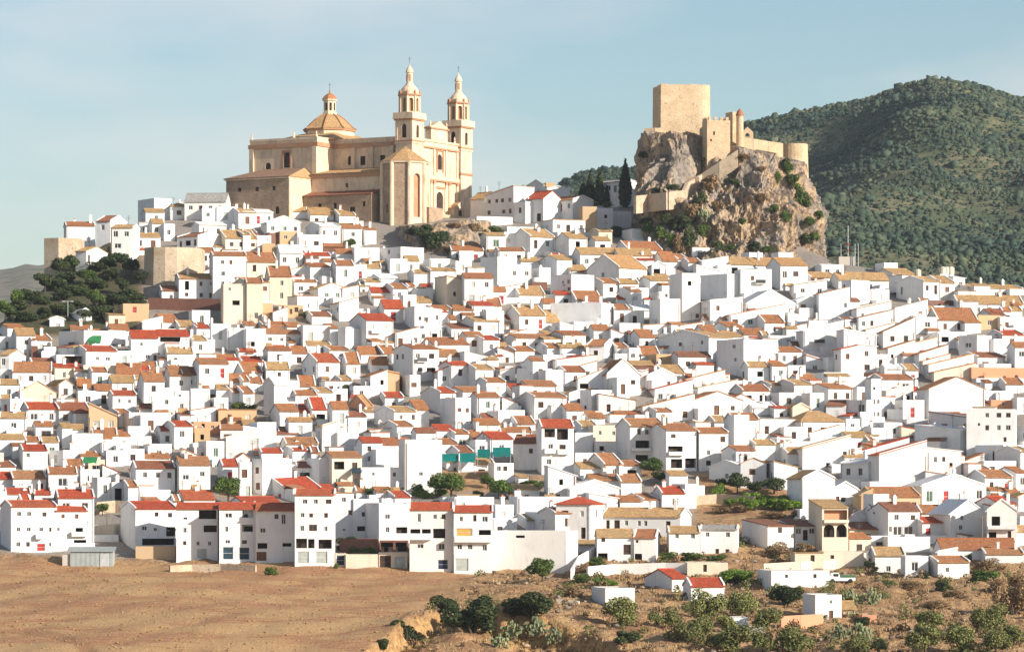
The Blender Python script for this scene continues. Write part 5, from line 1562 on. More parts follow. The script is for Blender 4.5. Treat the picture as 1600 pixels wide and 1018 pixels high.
# facade between the towers: faces -y
fa = part_walls('facade', 2.35, 18.35, -1.6, 2.4, 60, 82.6, CC, front_ops=[(10.35, 3.0, 66.4, 70.9, True), (10.35, 1.9, 76.2, 79.9, True), (5.2, .8, 64.2, 65.6, False), (15.6, .8, 64.2, 65.6, False)], depth=.6)
fa['label'] = 'sunlit cream west front with arched door and niche'
for z0, z1, m_, pr in ((73.3, 73.7, CT_, .5), (73.7, 74.5, CC, .35), (81.0, 81.4, CT_, .45), (81.4, 81.8, CC, .3), (82.6, 83.1, CC, .25)): band(fa, 'cornice', 2.6, 18.1, -1.6, 2.0, z0 + .004, z1, m_, pr)
for x in (3.1, 6.4, 7.8, 12.9, 14.3, 17.6):
    mb = MB(); mb.box(x - .35, x + .35, -1.95, -1.6, 65.0, 73.3, CC); mb.box(x - .45, x + .45, -2.05, -1.6, 72.7, 73.29, CT_); mb.build('pilaster', fa)
    if x not in (6.4, 14.3): mb = MB(); mb.box(x - .35, x + .35, -1.9, -1.6, 74.51, 81.0, CC); mb.build('pilaster', fa)
for (x0, x1, z0, z1) in ((8.1, 8.6, 66.2, 71.6), (12.1, 12.6, 66.2, 71.6), (8.1, 12.6, 71.6, 72.1), (8.9, 9.25, 75.6, 80.6), (11.45, 11.8, 75.6, 80.6), (8.9, 11.8, 80.6, 81.0)): mb = MB(); mb.box(x0, x1, -1.85, -1.6, z0, z1, CT_ if z0 > 71 else CC); mb.build('surround', fa)
mb = MB(); mb.box(6.9, 13.8, -1.5, .2, 83.1, 86.2, CC); pd = mb.build('pediment', fa)
mb = MB(); mb.poly([(6.6, -1.6, 86.2), (14.1, -1.6, 86.2), (10.35, -1.6, 87.9)], CC); mb.poly([(14.1, .3, 86.2), (6.6, .3, 86.2), (10.35, .3, 87.9)], CC); mb.poly([(14.1, -1.6, 86.2), (14.1, .3, 86.2), (10.35, .3, 87.9), (10.35, -1.6, 87.9)], CC); mb.poly([(6.6, .3, 86.2), (6.6, -1.6, 86.2), (10.35, -1.6, 87.9), (10.35, .3, 87.9)], CC); mb.build('gable', pd)
mb = MB(); mb.box(6.4, 14.3, -1.8, .4, 85.85, 86.19, CT_); mb.build('cornice', pd)
mb = MB(); mb.lathe([(0, 0), (1.1, 0), (1.1, .1), (0, .1)], 20, 'clock_face'); ck = mb.build('clock', pd, (10.35, -1.5, 84.6)); ck.rotation_euler = (R(90), 0, 0)
for x in (6.9, 13.8, 3.4, 17.3): mb = MB(); zb = 86.2 if 6 < x < 14 else 83.1; mb.lathe([(.3, zb), (.3, zb + .4), (.14, zb + .6), (.25, zb + 1.0), (0, zb + 1.7)], 8, CC, x, -1.2); mb.build('finial', pd)
# terrace wall in front of the facade
tw = part_walls('terrace_wall', -1.0, 24.0, -7.0, -1.6, 56, 64.9, 'stone_tan', front_ops=[(7.0, .9, 63.0, 64.2, False), (11.0, .9, 63.0, 64.2, False), (17.0, 1.1, 62.0, 64.4, True)])
mb = MB(); mb.box(14.0, 19.5, -3.2, -1.62, 64.9, 67.2, CC); pr_ = mb.build('porch', church); mb = MB(); mb.poly([(13.7, -3.4, 67.2), (19.8, -3.4, 67.2), (16.75, -3.4, 68.9)], CC); mb.poly([(19.8, -3.4, 67.2), (19.8, -1.6, 67.2), (16.75, -1.6, 68.9), (16.75, -3.4, 68.9)], 'tile_tan'); mb.poly([(13.7, -1.6, 67.2), (13.7, -3.4, 67.2), (16.75, -3.4, 68.9), (16.75, -1.6, 68.9)], 'tile_tan'); mb.build('porch_roof', pr_); mb = MB(); mb.box(16.1, 17.4, -3.23, -3.19, 64.9, 66.8, 'void'); mb.build('door', pr_)
# octagonal chapel: r 5.6
ox_, oy_ = -5.0, -2.2; rr = 5.5; mb = MB(); ap = rr * math.cos(o8); sd = 2 * rr * math.sin(o8); rot = R(-22)
for i in range(8):
    a_ = rot + i * math.pi / 4; n_ = Vector((math.cos(a_), math.sin(a_), 0)); u_ = Vector((-n_.y, n_.x, 0)); O_ = Vector((ox_, oy_, 0)) + n_ * ap - u_ * sd / 2
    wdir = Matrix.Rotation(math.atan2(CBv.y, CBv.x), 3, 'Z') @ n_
    ops = []
    if wdir.y < -.2 and wdir.x > .35: ops = [(sd * .28, sd * .72, 63.5, 73.8, True)]
    elif wdir.y < -.2 and wdir.x < -.3: ops = [(sd * .42, sd * .62, 64.6, 66.6, True)]
    mb.facade(O_, u_, n_, sd, 56, 76.4, ops, 'stone_brown' if wdir.x < .1 else 'church_cream', .5)  # faces turned left take darker stone: their shade is in the colour
oc = mb.build('chapel', church); oc['label'] = 'octagonal chapel with pyramid tiled roof and deep arched recess'
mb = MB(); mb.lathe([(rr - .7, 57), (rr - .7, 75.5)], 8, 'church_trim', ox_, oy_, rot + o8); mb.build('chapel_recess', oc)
for i in range(8): a_ = rot + o8 + i * math.pi / 4; mb = MB(); mb.tube((ox_ + rr * math.cos(a_), oy_ + rr * math.sin(a_), 56), (ox_ + rr * math.cos(a_), oy_ + rr * math.sin(a_), 76.3), .55, .5, 'church_cream', 8); mb.build('corner_pier', oc)
mb = MB(); mb.lathe([(rr + .1, 76.2), (rr + .45, 76.35), (rr + .45, 76.65), (rr, 76.7)], 8, CC, ox_, oy_, rot + o8); mb.build('cornice', oc)
mb = MB(); n8 = 8
for i in range(8):
    a0, a1 = rot + o8 + i * math.pi / 4, rot + o8 + (i + 1) * math.pi / 4; r_ = rr + .55
    q = [Vector((ox_ + r_ * math.cos(a0), oy_ + r_ * math.sin(a0), 76.7)), Vector((ox_ + r_ * math.cos(a1), oy_ + r_ * math.sin(a1), 76.7)), Vector((ox_, oy_, 80.6))]
    U_ = (q[1] - q[0]).normalized(); Vd = (U_.cross(q[2] - q[0]).normalized()).cross(U_); mb.poly(q, 'tile_tan', [((p - q[0]).dot(U_), (p - q[0]).dot(Vd)) for p in q])
mb.build('chapel_roof', oc)
mb = MB(); mb.box(-4.6, 1.2, -8.8, -6.8, 54, 66.0, SB); mb.build('chapel_annex', church)

# ------------------------------------------------------------------ castle
cs = empty('castle', tuple(at(1065, 206, 930))); tag(cs, 'ruined stone castle with square keep and curtain walls on the crag', 'castle')
c0 = Vector(cs.location)
def cbuild(mb, name, par=None): return mb.build(name, par or cs, (0, 0, 0) if par else tuple(-c0))
def rrect(cx_, cy_, w, d, radii, rz):
    pts = []; cs_, sn = math.cos(rz), math.sin(rz)
    for (sx, sy, r_, a0) in ((1, 1, radii[1], 0), (-1, 1, radii[2], 90), (-1, -1, radii[3], 180), (1, -1, radii[0], 270)):
        for k_ in range(7):
            a_ = R(a0 + 15 * k_); x = sx * (w / 2 - r_) + r_ * math.cos(a_); y = sy * (d / 2 - r_) + r_ * math.sin(a_); pts.append((cx_ + x * cs_ - y * sn, cy_ + x * sn + y * cs_))
    return pts
kp = at(1066, 206, 934); kz = zz(134.5, 930)
big = rrect(kp.x, kp.y, 13.0, 11.0, (3.3, 2.0, .5, .25), R(8)); small = rrect(kp.x, kp.y, 12.75, 10.75, (3.2, 2.0, .5, .25), R(8))
mb = MB(); mb.prism(big, 80.0, kz, 'stone_tan', poly1=small); keep_o = cbuild(mb, 'keep'); keep_o['label'] = 'tall square keep with rounded corner'
mb = MB()
for i in range(len(small)):
    j = (i + 1) % len(small); a_, b_ = Vector(small[i] + (0,)), Vector(small[j] + (0,)); L0 = (b_ - a_).length
    for k_ in range(max(1, int(L0 / 1.1))):
        n_ = max(1, int(L0 / 1.1)); p0 = a_.lerp(b_, k_ / n_); p1 = a_.lerp(b_, (k_ + .96) / n_); hh = rnd.uniform(.12, .42); ctr = Vector((kp.x, kp.y, 0)); q0 = p0.lerp(ctr, .14); q1 = p1.lerp(ctr, .14)
        mb.prism([(p0.x, p0.y), (p1.x, p1.y), (q1.x, q1.y), (q0.x, q0.y)], kz - .02, kz + hh, 'stone_tan')
cbuild(mb, 'parapet').__setitem__('kind', 'stuff')
def slot_at(px_, py_, w, h_, Yf, par=None):
    p = at(px_, py_, Yf); mb = MB(); mb.box(p.x - w / 2, p.x + w / 2, p.y, p.y + .35, p.z - h_ / 2, p.z + h_ / 2, 'void'); cbuild(mb, 'loophole')
slot_at(1071.5, 172.5, .55, 1.0, 928.75); slot_at(1052, 184, .4, .8, 928.35); slot_at(1041, 152, .25, .4, 928.1); slot_at(1060, 141, .5, .5, 928.5)
for r_i in range(4):
    for c_i in range(6):
        if rnd.random() < .75: slot_at(1031 + c_i * 9.0 + rnd.uniform(-1, 1), 144 + r_i * 13 + rnd.uniform(-1, 1), .2, .22, 928.0 + c_i * .18)
def prism_tower(name, cx_, Yc, w, d, rz, ytop, ybot, mat, label=None, merlons=True):
    p = at(cx_, ytop, Yc); z1 = p.z; z0 = zz(ybot, Yc) - 4; c_, s_ = math.cos(rz), math.sin(rz)
    L = lambda x, y: (p.x + x * c_ - y * s_, p.y + x * s_ + y * c_)
    mb = MB(); mb.prism([L(-w / 2, -d / 2), L(w / 2, -d / 2), L(w / 2, d / 2), L(-w / 2, d / 2)], z0, z1, mat); o = cbuild(mb, name)
    if label: o['label'] = label
    if merlons:
        n_ = max(3, int(w / 1.25))
        for row, (x0, x1, y0, y1) in enumerate(((-w / 2, w / 2, -d / 2, -d / 2), (w / 2, w / 2, -d / 2, d / 2), (-w / 2, -w / 2, -d / 2, d / 2))):
            for k_ in range(n_):
                t_ = (k_ + .5) / n_; x = lerp(x0, x1, t_); y = lerp(y0, y1, t_); x = max(-w / 2 + .35, min(w / 2 - .35, x)); y = max(-d / 2 + .35, min(d / 2 - .35, y))
                if row and (k_ == 0): continue
                mb = MB(); mb.prism([L(x - .33, y - .33), L(x + .33, y - .33), L(x + .33, y + .33), L(x - .33, y + .33)], z1 + .003, z1 + .8, mat, ) ; mb.build('merlon', o)
    return o
prism_tower('crenellated_tower', 1119, 919.5, 5.7, 4.6, R(12), 189.5, 246, 'stone_tan', 'lower crenellated tower beside the keep'); slot_at(1116, 208, .35, .8, 916.9); slot_at(1111, 219, .4, .5, 916.8)
prism_tower('wall_tower', 1146, 926, 2.4, 3.6, R(25), 176, 226, 'stone_tan', merlons=False)
p = at(1156, 200, 921.5); mb = MB(); mb.lathe([(.95, 76), (.85, zz(181, 921.5))], 14, 'stone_tan', p.x, p.y); t_ = cbuild(mb, 'turret'); mb = MB(); mb.lathe([(1.0, zz(181, 921.5)), (1.0, zz(179.5, 921.5)), (.7, zz(174.5, 921.5)), (0, zz(169, 921.5))], 14, 'tile_orange', p.x, p.y); mb.build('turret_cap', t_)
def wall_run(name, pts, th, hgt, mat, down=2.5, parent=None):
    mb = MB()
    for a_, b_ in zip(pts, pts[1:]):
        d_ = Vector((b_.x - a_.x, b_.y - a_.y, 0)).normalized(); n_ = Vector((-d_.y, d_.x, 0)) * th / 2
        q = [a_ - n_ - Vector((0, 0, hgt + down)), b_ - n_ - Vector((0, 0, hgt + down)), b_ + n_ - Vector((0, 0, hgt + down)), a_ + n_ - Vector((0, 0, hgt + down)), a_ - n_, b_ - n_, b_ + n_, a_ + n_]
        for f in ((0, 1, 5, 4), (1, 2, 6, 5), (2, 3, 7, 6), (3, 0, 4, 7), (4, 5, 6, 7)): mb.poly([q[i] for i in f], mat)
    return mb
cbuild(wall_run('w', [at(1160, 214, 922), at(1176, 217, 922.5), at(1200, 221, 924), at(1222, 224, 926)], .9, 4, 'stone_tan', 3), 'curtain_wall')
p = at(1168, 217, 925); mb = MB(); mb.facade((p.x - 1.4, p.y, p.z - 1), (1, 0, 0), (0, -1, 0), 2.8, 0, 2.6, [(.9, 1.9, 1.2, 2.4, True)], 'stone_tan', .6); mb.poly([(p.x - 1.4, p.y, p.z + 1.6), (p.x + 1.4, p.y, p.z + 1.6), (p.x, p.y, p.z + 2.9)], 'stone_tan'); mb.poly([(p.x + 1.4, p.y + .6, p.z + 1.6), (p.x - 1.4, p.y + .6, p.z + 1.6), (p.x, p.y + .6, p.z + 2.9)], 'stone_tan'); mb.poly([(p.x + 1.4, p.y, p.z - 1), (p.x + 1.4, p.y + .6, p.z - 1), (p.x + 1.4, p.y + .6, p.z + 1.6), (p.x + 1.4, p.y, p.z + 1.6)], 'stone_tan'); mb.poly([(p.x + 1.4, p.y, p.z + 1.6), (p.x + 1.4, p.y + .6, p.z + 1.6), (p.x, p.y + .6, p.z + 2.9), (p.x, p.y, p.z + 2.9)], 'stone_tan'); cbuild(mb, 'bell_gable')
p = at(1241, 225, 931); mb = MB(); mb.lathe([(3.5, 74), (3.25, p.z - .1), (2.7, p.z - .1), (2.7, p.z - 1.2), (0, p.z - 1.2)], 24, 'stone_tan', p.x, p.y); cbuild(mb, 'round_tower')
cbuild(wall_run('w', [at(1006, 201, 927), at(1022, 200, 926.5), at(1034, 200, 927)], .8, 1.4, 'stone_tan', 3), 'parapet_wall')
# stair wall climbing the crag
st = [(992, 306), (1012, 304), (1043, 300), (1068, 297), (1073, 285), (1096, 272), (1124, 253), (1153, 234)]
pts = []
for x, y in st:
    q = on_rock(x, y + 9); Yq = min(q.y, 918) - 1.4; pts.append(at(x, y, Yq))
cbuild(wall_run('w', pts, .8, 2.0, 'rubble', 2.2), 'stair_wall')
q = on_rock(1082, 290); p = at(1082, 277, q.y - 1.0); mb = MB(); mb.box(p.x - 1.6, p.x + 1.6, p.y - .6, p.y + 2, p.z - 4, p.z, 'stone_brown'); cbuild(mb, 'gate_block')

# ------------------------------------------------------------------ bastions, retaining walls, sheds and small built things
p = ground_at(262, 452); top = zz(387, p.y + 5)
prf = [(-6.2, 9), (-6.2, 1.5), (-5.6, -1.2), (-3.5, -3.2), (-.8, -3.8), (2.0, -3.2), (4.6, -1.0), (7.2, 1.2), (7.6, 9)]
mb = MB(); mb.prism([(a_, b_) for a_, b_ in prf], -8, top - p.z, 'rubble', poly1=[(a_ * .94, b_ * .94 + .3) for a_, b_ in prf]); o = mb.build('stone_bastion', None, (p.x, p.y + 5, p.z)); tag(o, 'rounded tan stone bastion holding up the houses at upper left', 'bastion')
p = ground_at(96, 405); mb = MB(); mb.prism([(-4.0, 8), (-4.0, 0), (-.5, -1.5), (4.2, 1.0), (4.4, 8)], -9, zz(372, p.y) - p.z, 'rubble'); o = mb.build('stone_platform', None, (p.x, p.y, p.z)); tag(o, 'flat-topped stone platform at the left tip of the hill', 'platform')
def garden_wall(pts, hgt, mat, label, name='garden_wall', th=.35, down=1.2, cat='wall'):
    P = [];
    for x, y in pts: q = ground_at(x, y); P.append(Vector((q.x, q.y, q.z + hgt)))
    c_ = P[0].copy(); c_.z -= hgt; mb = wall_run('w', [q - c_ for q in P], th, hgt, mat, down); o = mb.build(name, None, tuple(c_)); tag(o, label, cat); return o
garden_wall([(232, 484), (290, 485), (348, 486)], 2.6, 'void_brick', 'long brown retaining wall below the white block with two storeys', 'retaining_wall')
garden_wall([(180, 500), (232, 490)], 2.2, 'ochre', 'ochre wall left of the long brown retaining wall', 'retaining_wall')
garden_wall([(265, 893), (300, 892), (345, 891), (400, 893)], 1.0, 'rubble', 'low grey rubble wall along the field below the garages', 'rubble_wall')
garden_wall([(918, 902), (960, 898), (1040, 896), (1075, 897)], 1.7, 'white', 'long white garden wall with dark gate above the small white box house')
garden_wall([(893, 905), (905, 885), (932, 868)], 1.6, 'white', 'stepped white garden wall climbing beside the vegetable plot')
garden_wall([(1193, 893), (1250, 890), (1300, 888), (1352, 876)], 1.3, 'cream', 'pale stone terrace wall behind the long flat white house', 'terrace_wall')
garden_wall([(1220, 980), (1250, 978), (1285, 976)], 1.5, 'salmon', 'low salmon brick wall left of the cube house with red door', 'brick_wall')
garden_wall([(1085, 790), (1120, 786), (1180, 790)], 1.6, 'rubble', 'broken rubble wall on the bare ground below the hedge garden', 'rubble_wall')
garden_wall([(870, 942), (905, 945)], .6, 'cream', 'short pale kerb wall left of the small white box house', 'kerb_wall')
garden_wall([(150, 803), (180, 800), (213, 802)], 2.0, 'rubble', 'rubble garden wall behind the metal shed', 'rubble_wall')
garden_wall([(150, 838), (182, 836), (210, 836)], 1.8, 'cream', 'cream terrace wall between the two groups of front houses', 'terrace_wall')
garden_wall([(920, 528), (945, 522)], 1.2, 'concrete', 'grey parapet on the town slope', 'parapet_wall') if False else None
# metal shed
p = ground_at(143, 884); s_ = p.y / F; sh = empty('metal_shed', tuple(p), R(3)); tag(sh, 'grey corrugated metal shed at the edge of the field', 'shed')
w, hgt = 67 * s_, 24 * s_; mb = MB(); mb.box(-w / 2, w / 2, 0, 5, -1.2, hgt - .25, 'corrugated'); mb.build('wall', sh); mb = MB(); slab(mb, [(-w / 2 - .5, -.3, hgt - .1), (w / 2 + .3, -.3, hgt - .1), (w / 2 + .3, 5.3, hgt + .55), (-w / 2 - .5, 5.3, hgt + .55)], .08, 'corrugated', (1, 0, 0)); mb.build('roof', sh); mb = MB(); mb.box(-w / 2 - 1.2, -w / 2 - .01, .3, 3.5, -1.2, hgt - .6, 'concrete'); mb.build('lean_to', sh); mb = MB(); mb.box(w * .2, w * .2 + 1.3, -.05, -.003, -.2, 1.9, 'galvanised'); mb.build('door', sh)
# awnings
def awning(x0, x1, y0, y1, mat, label):
    Y = ground_Y((x0 + x1) / 2, y1 + 22) - 1.2; a_ = at(x0, y0, Y); b_ = at(x1, y1, Y); w = b_.x - a_.x; d = 2.0
    r = empty('awning', (a_.x, Y, b_.z)); tag(r, label, 'awning', 'cloth awnings over terraces'); h_ = a_.z - b_.z
    mb = MB(); mb.poly([(0, -d, .45), (w, -d, .45), (w, 0, h_ + .4), (0, 0, h_ + .4)], mat); mb.poly([(0, -d, .44), (0, 0, h_ + .39), (w, 0, h_ + .39), (w, -d, .44)], mat)
    n_ = max(3, int(w / .5))
    for i in range(n_): x = w * i / n_; mb.poly([(x, -d - .01, 0.05 + .12 * (i % 2)), (x + w / n_, -d - .01, 0.05 + .12 * ((i + 1) % 2)), (x + w / n_, -d - .01, .45), (x, -d - .01, .45)], mat)
    mb.build('cloth', r)
    for x in (0.05, w - .05): mb = MB(); mb.tube((x, -d, -1.9), (x, -d, .45), .04, .04, 'galvanised', 5); mb.build('post', r)
awning(690, 717, 712, 722, 'awning_teal', 'teal awning, left one of the pair beside the big garden tree'); awning(718.5, 743, 711, 723, 'awning_teal', 'teal awning, right one of the pair beside the big garden tree')
awning(746, 766, 705, 716, 'awning_teal', 'small teal awning midway between the pair and the single right one'); awning(770, 798, 702, 714, 'awning_teal', 'teal awning left of the tall house with loggias')
awning(139, 159, 527, 538, 'awning_green', 'bright green awning on a terrace at left'); awning(131, 153, 717, 724, 'awning_green', 'green blind strip on a roof terrace low on the left')
awning(549, 566, 734, 740, 'garage_blue', 'small dark blue awning left of the white wall with two windows')
# poles, masts, lamp
def pole(name, px_, yb_, yt_, r0, mat, label, cat, arms=(), z_on=None):
    Y = ground_Y(px_, yb_); p = at(px_, yb_, Y); t_ = empty(name, tuple(p)); tag(t_, label, cat); h_ = (yb_ - yt_) * Y / F
    mb = MB(); mb.tube((0, 0, -1), (0, 0, h_), r0, r0 * .7, mat, 7); mb.build('post', t_)
    for (z, l_) in arms: mb = MB(); mb.tube((-l_, 0, h_ * z), (l_, 0, h_ * z), .06, .06, mat, 5); mb.build('arm', t_)
    return t_, h_
pole('utility_pole', 1534.5, 862, 806, .14, 'pole_wood', 'wooden utility pole in front of the white gabled house at right', 'pole', [(.95, .6)])
pole('utility_pole', 1176, 895, 862, .10, 'pole_wood', 'thin wooden pole on the shaded ground left of the terrace wall', 'pole')
t_, h_ = pole('street_lamp', 106, 497, 470, .09, 'galvanised', 'street lamp with twin arms on the shaded garden slope', 'street lamp', [(.98, .9)])
for sx in (-1, 1): mb = MB(); mb.box(sx * .9 - .3, sx * .9 + .3, -.15, .15, h_ * .98 - .1, h_ * .98 + .08, 'galvanised'); mb.build('lamp_head', t_)
t_, h_ = pole('street_lamp', 10, 520, 497, .08, 'iron', 'street lamp at the left photo edge below the dark slope', 'street lamp'); mb = MB(); mb.box(-.3, .3, -.2, .2, h_, h_ + .25, 'iron'); mb.build('lamp_head', t_)
for x, yt_, r_, lab in ((1325, 352, .13, 'tallest red and white antenna mast right of the castle rock'), (1314, 381, .09, 'thin antenna mast left of the tallest mast'), (1336, 381, .10, 'thin antenna mast just right of the tallest mast'), (1341, 380, .10, 'thin antenna mast, rightmost of the masts')):
    t_, h_ = pole('antenna_mast', x, 412, yt_, r_, 'galvanised', lab, 'antenna mast')
    if x == 1325:
        for k_ in range(3): mb = MB(); mb.tube((0, 0, h_ * (.12 + .17 * k_)), (0, 0, h_ * (.20 + .17 * k_)), r_ * 1.25, r_ * 1.1, 'mast_red', 7); mb.build('red_band', t_)
        mb = MB(); mb.box(-2.2, 1.6, -1.2, 1.2, -1, 1.6, 'concrete'); mb.build('plinth', t_)
# roof tanks and satellite dishes on the skyline houses
for i, (x, y) in enumerate(((1473, 424), (1479, 424), (1486, 424), (1434, 428))):
    Y = ground_Y(x, y + 20); p = at(x, y, Y); mb = MB(); mb.lathe([(0, -.5), (.75, -.5), (.75, .8), (.3, 1.1), (0, 1.1)], 12, 'tank', 0, 0); mb.box(-.6, .6, -.6, .6, -4, -.5, 'white'); o = mb.build('water_tank', None, tuple(p)); tag(o, 'round pale water tank on a roof at the right skyline, ' + ['left of the trio', 'middle of the trio', 'right of the trio', 'standing alone'][i], 'water tank', 'roof water tanks')
# pickup parked in the yard
p = ground_at(1315, 911); v = empty('pickup_truck', tuple(p + Vector((0, 0, .05))), R(6)); tag(v, 'small white pickup with green load bed parked above the flat white house', 'pickup')
def vbox(name, x0, x1, y0, y1, z0, z1, m_, par=v, sl=0.0): mb = MB(); mb.prism([(x0, y0), (x1, y0), (x1, y1), (x0, y1)], z0, z1, m_, poly1=[(x0 + sl, y0 + .08), (x1 - sl * .6, y0 + .08), (x1 - sl * .6, y1 - .08), (x0 + sl, y1 - .08)]); return mb.build(name, par)
vbox('body', -2.1, 2.1, 0, 1.7, .35, .85, 'car_white'); cb_ = vbox('cab', -1.75, -.2, .02, 1.68, .853, 1.55, 'car_white', sl=.3); vbox('window', -1.2, -.45, -.0, .04, 1.0, 1.42, 'glass', cb_); vbox('load_bed', -.1, 2.1, .0, 1.7, .853, 1.2, 'car_green')
for x in (-1.35, 1.35):
    for y in (.02, 1.68): mb = MB(); mb.lathe([(0, -.1), (.2, -.1), (.34, -.09), (.34, .09), (.2, .1), (0, .1)], 14, 'rubber'); o = mb.build('wheel', v, (x, y, .33)); o.rotation_euler = (R(90), 0, 0)
# ------------------------------------------------------------------ trees, shrubs, cacti
def leaf_cloud(lobes, n, size, rng, flat=0.0, up=0.0):
    """leaf quads spread through ellipsoid lobes (cx,cy,cz,rx,ry,rz)"""
    L_ = np.array(lobes); vol = (L_[:, 3] * L_[:, 4] * L_[:, 5]) ** .67; k = rng.choice(len(L_), n, p=vol / vol.sum())
    d = rng.normal(size=(n, 3)); d /= np.linalg.norm(d, axis=1, keepdims=True); r_ = rng.uniform(.55, 1.08, (n, 1)) ** .6
    P = L_[k, :3] + d * L_[k, 3:] * r_
    nrm = d + rng.normal(scale=.75, size=(n, 3)); nrm[:, 2] += up; nrm /= np.linalg.norm(nrm, axis=1, keepdims=True)
    t = np.cross(nrm, rng.normal(size=(n, 3))); t /= np.linalg.norm(t, axis=1, keepdims=True) + 1e-9; b_ = np.cross(nrm, t)
    s_ = size * rng.uniform(.6, 1.35, (n, 1)); w_ = s_ * rng.uniform(.45, .8, (n, 1))
    V = np.stack([P - t * s_, P - b_ * w_, P + t * s_, P + b_ * w_], 1).reshape(-1, 3)
    return V, np.arange(4 * n).reshape(-1, 4)
def lobe_set(kind, rng):
    if kind == 'cypress': return [(0, 0, .12 + .8 * i / 9, .155 * math.sin(math.pi * min(1, (.22 + i / 9 * .78)) ** .8) + .02, .155 * math.sin(math.pi * min(1, (.22 + i / 9 * .78)) ** .8) + .02, .11) for i in range(10)]
    out = []; nl = {'olive': 13, 'broad': 13, 'bush': 11, 'low': 11}[kind]
    for i in range(nl):
        a = rng.uniform(0, 6.28); r_ = rng.uniform(.06, .36); z = rng.uniform(.22, .70) if kind == 'olive' else rng.uniform(.42, .78) if kind == 'broad' else rng.uniform(.16, .62)
        q = rng.uniform(.12, .27); out.append((r_ * math.cos(a), r_ * math.sin(a), z, q, q, q * rng.uniform(.75, 1.0)))
    return out
TREES = {}
def tree_mesh(kind, mat, n, size, seed):
    key = (kind, mat, seed)
    if key not in TREES:
        rng = np.random.default_rng(seed * 77 + len(kind)); V, Fq = leaf_cloud(lobe_set(kind, rng), n, size, rng, up=.15)
        crown = np_mesh('crown', V, Fq, mat); mb = MB()
        if kind == 'cypress': mb.tube((0, 0, -.05), (0, 0, .5), .03, .015, 'bark', 6)
        elif kind in ('olive', 'broad'):
            mb.tube((0, 0, -.08), (.01, .0, .30), .035, .026, 'bark', 7)
            for i in range(4): a = i * 1.6 + seed; mb.tube((.01, 0, .26), (.22 * math.cos(a), .22 * math.sin(a), .52), .018, .008, 'bark', 5)
        else:
            for i in range(4): a = i * 1.6 + seed; mb.tube((0, 0, -.08), (.2 * math.cos(a), .2 * math.sin(a), .38), .03, .01, 'bark', 5)
        TREES[key] = (crown, mb.mesh('trunk'))
    return TREES[key]
PLANTS = []
def plant(name, cat, kind, mat, x, yb, w, h, n=520, size=.055, on=None, what=''):
    """x, yb: photo column and foot row; w, h: crown width and total height in photo pixels"""
    p = on_rock(x, yb) if on == 'rock' else ground_at(x, yb)
    if on == 'rock': p = p + Vector((0, -.3, -.3))
    s_ = p.y / F; sd = int(x * 3 + yb) % 4
    if kind == 'olive': w *= 1.08; h = max(h * 1.25, w * .78)
    if kind == 'bush' and mat == 'leaf_dark': h = max(h, w * .55)
    big = 1.7 if w > 40 else 1.0; cr_, tk = tree_mesh(kind, mat, int(n * 3.0 * big), size * .82 / big ** .4, sd + (4 if big > 1 else 0))
    r = empty(name, tuple(p), (x * 1.7) % 6.28); W = w * s_; H = h * s_
    sc = (W / .92, W / .92, H / .95) if kind != 'cypress' else (W / .33, W / .33, H)
    link('crown', cr_, r, scale=sc); link('trunk', tk, r, scale=sc)
    PLANTS.append(dict(o=r, px=x, py=yb - h / 2, base=what, cat=cat, w=w)); return r
def T(name, cat, kind, mat, what, rows, n=520, size=.055, on=None):
    for (x, yb, w, h) in rows: plant(name, cat, kind, mat, x, yb, w, h, n, size, on, what)
T('cypress_tree', 'tree', 'cypress', 'leaf_cypress', 'slender dark cypress', [(937, 306, 15, 58), (922, 308, 15, 55), (911, 310, 14, 42), (977, 324, 19, 74), (757, 296, 10, 26), (948, 312, 12, 34)], 900, .05)
T('olive_tree', 'tree', 'olive', 'leaf_olive', 'rounded grey-green olive tree', [(970, 976, 58, 30), (1026, 981, 24, 24), (1049, 981, 28, 26), (1076, 1003, 46, 36), (1103, 996, 38, 32), (1107, 966, 50, 44), (1157, 961, 46, 34), (1138, 992, 34, 28), (1150, 1020, 60, 34), (1163, 962, 44, 36), (1198, 988, 46, 36), (1241, 1020, 62, 38), (1192, 1020, 40, 32), (1446, 1022, 58, 46), (1452, 990, 50, 30), (1502, 1020, 52, 40), (1545, 988, 50, 44), (1557, 1022, 50, 30), (1584, 1008, 40, 30), (1335, 1022, 44, 26), (1120, 1016, 40, 22), (1372, 1020, 34, 22)], 640, .05)
T('garden_tree', 'tree', 'broad', 'leaf_green', 'leafy green garden tree', [(705, 778, 58, 40), (762, 763, 26, 24), (779, 778, 26, 28), (783, 780, 32, 32), (1021, 745, 36, 32), (357, 785, 48, 42), (848, 912, 46, 42), (160, 806, 24, 20), (28, 452, 24, 30), (8, 478, 34, 30), (135, 446, 36, 26), (151, 486, 28, 34), (548, 388, 20, 16), (776, 374, 26, 22)], 800, .05)
T('dark_tree', 'tree', 'broad', 'leaf_dark', 'dense dark tree', [(1031, 757, 26, 20), (1152, 772, 34, 34), (1210, 772, 42, 26), (1180, 774, 34, 22), (1130, 765, 22, 18), (188, 418, 34, 24), (192, 462, 24, 28), (92, 432, 30, 30), (112, 425, 30, 28), (70, 456, 34, 30), (50, 480, 30, 26), (220, 446, 24, 22), (205, 430, 24, 28), (40, 450, 24, 22)], 700, .055)
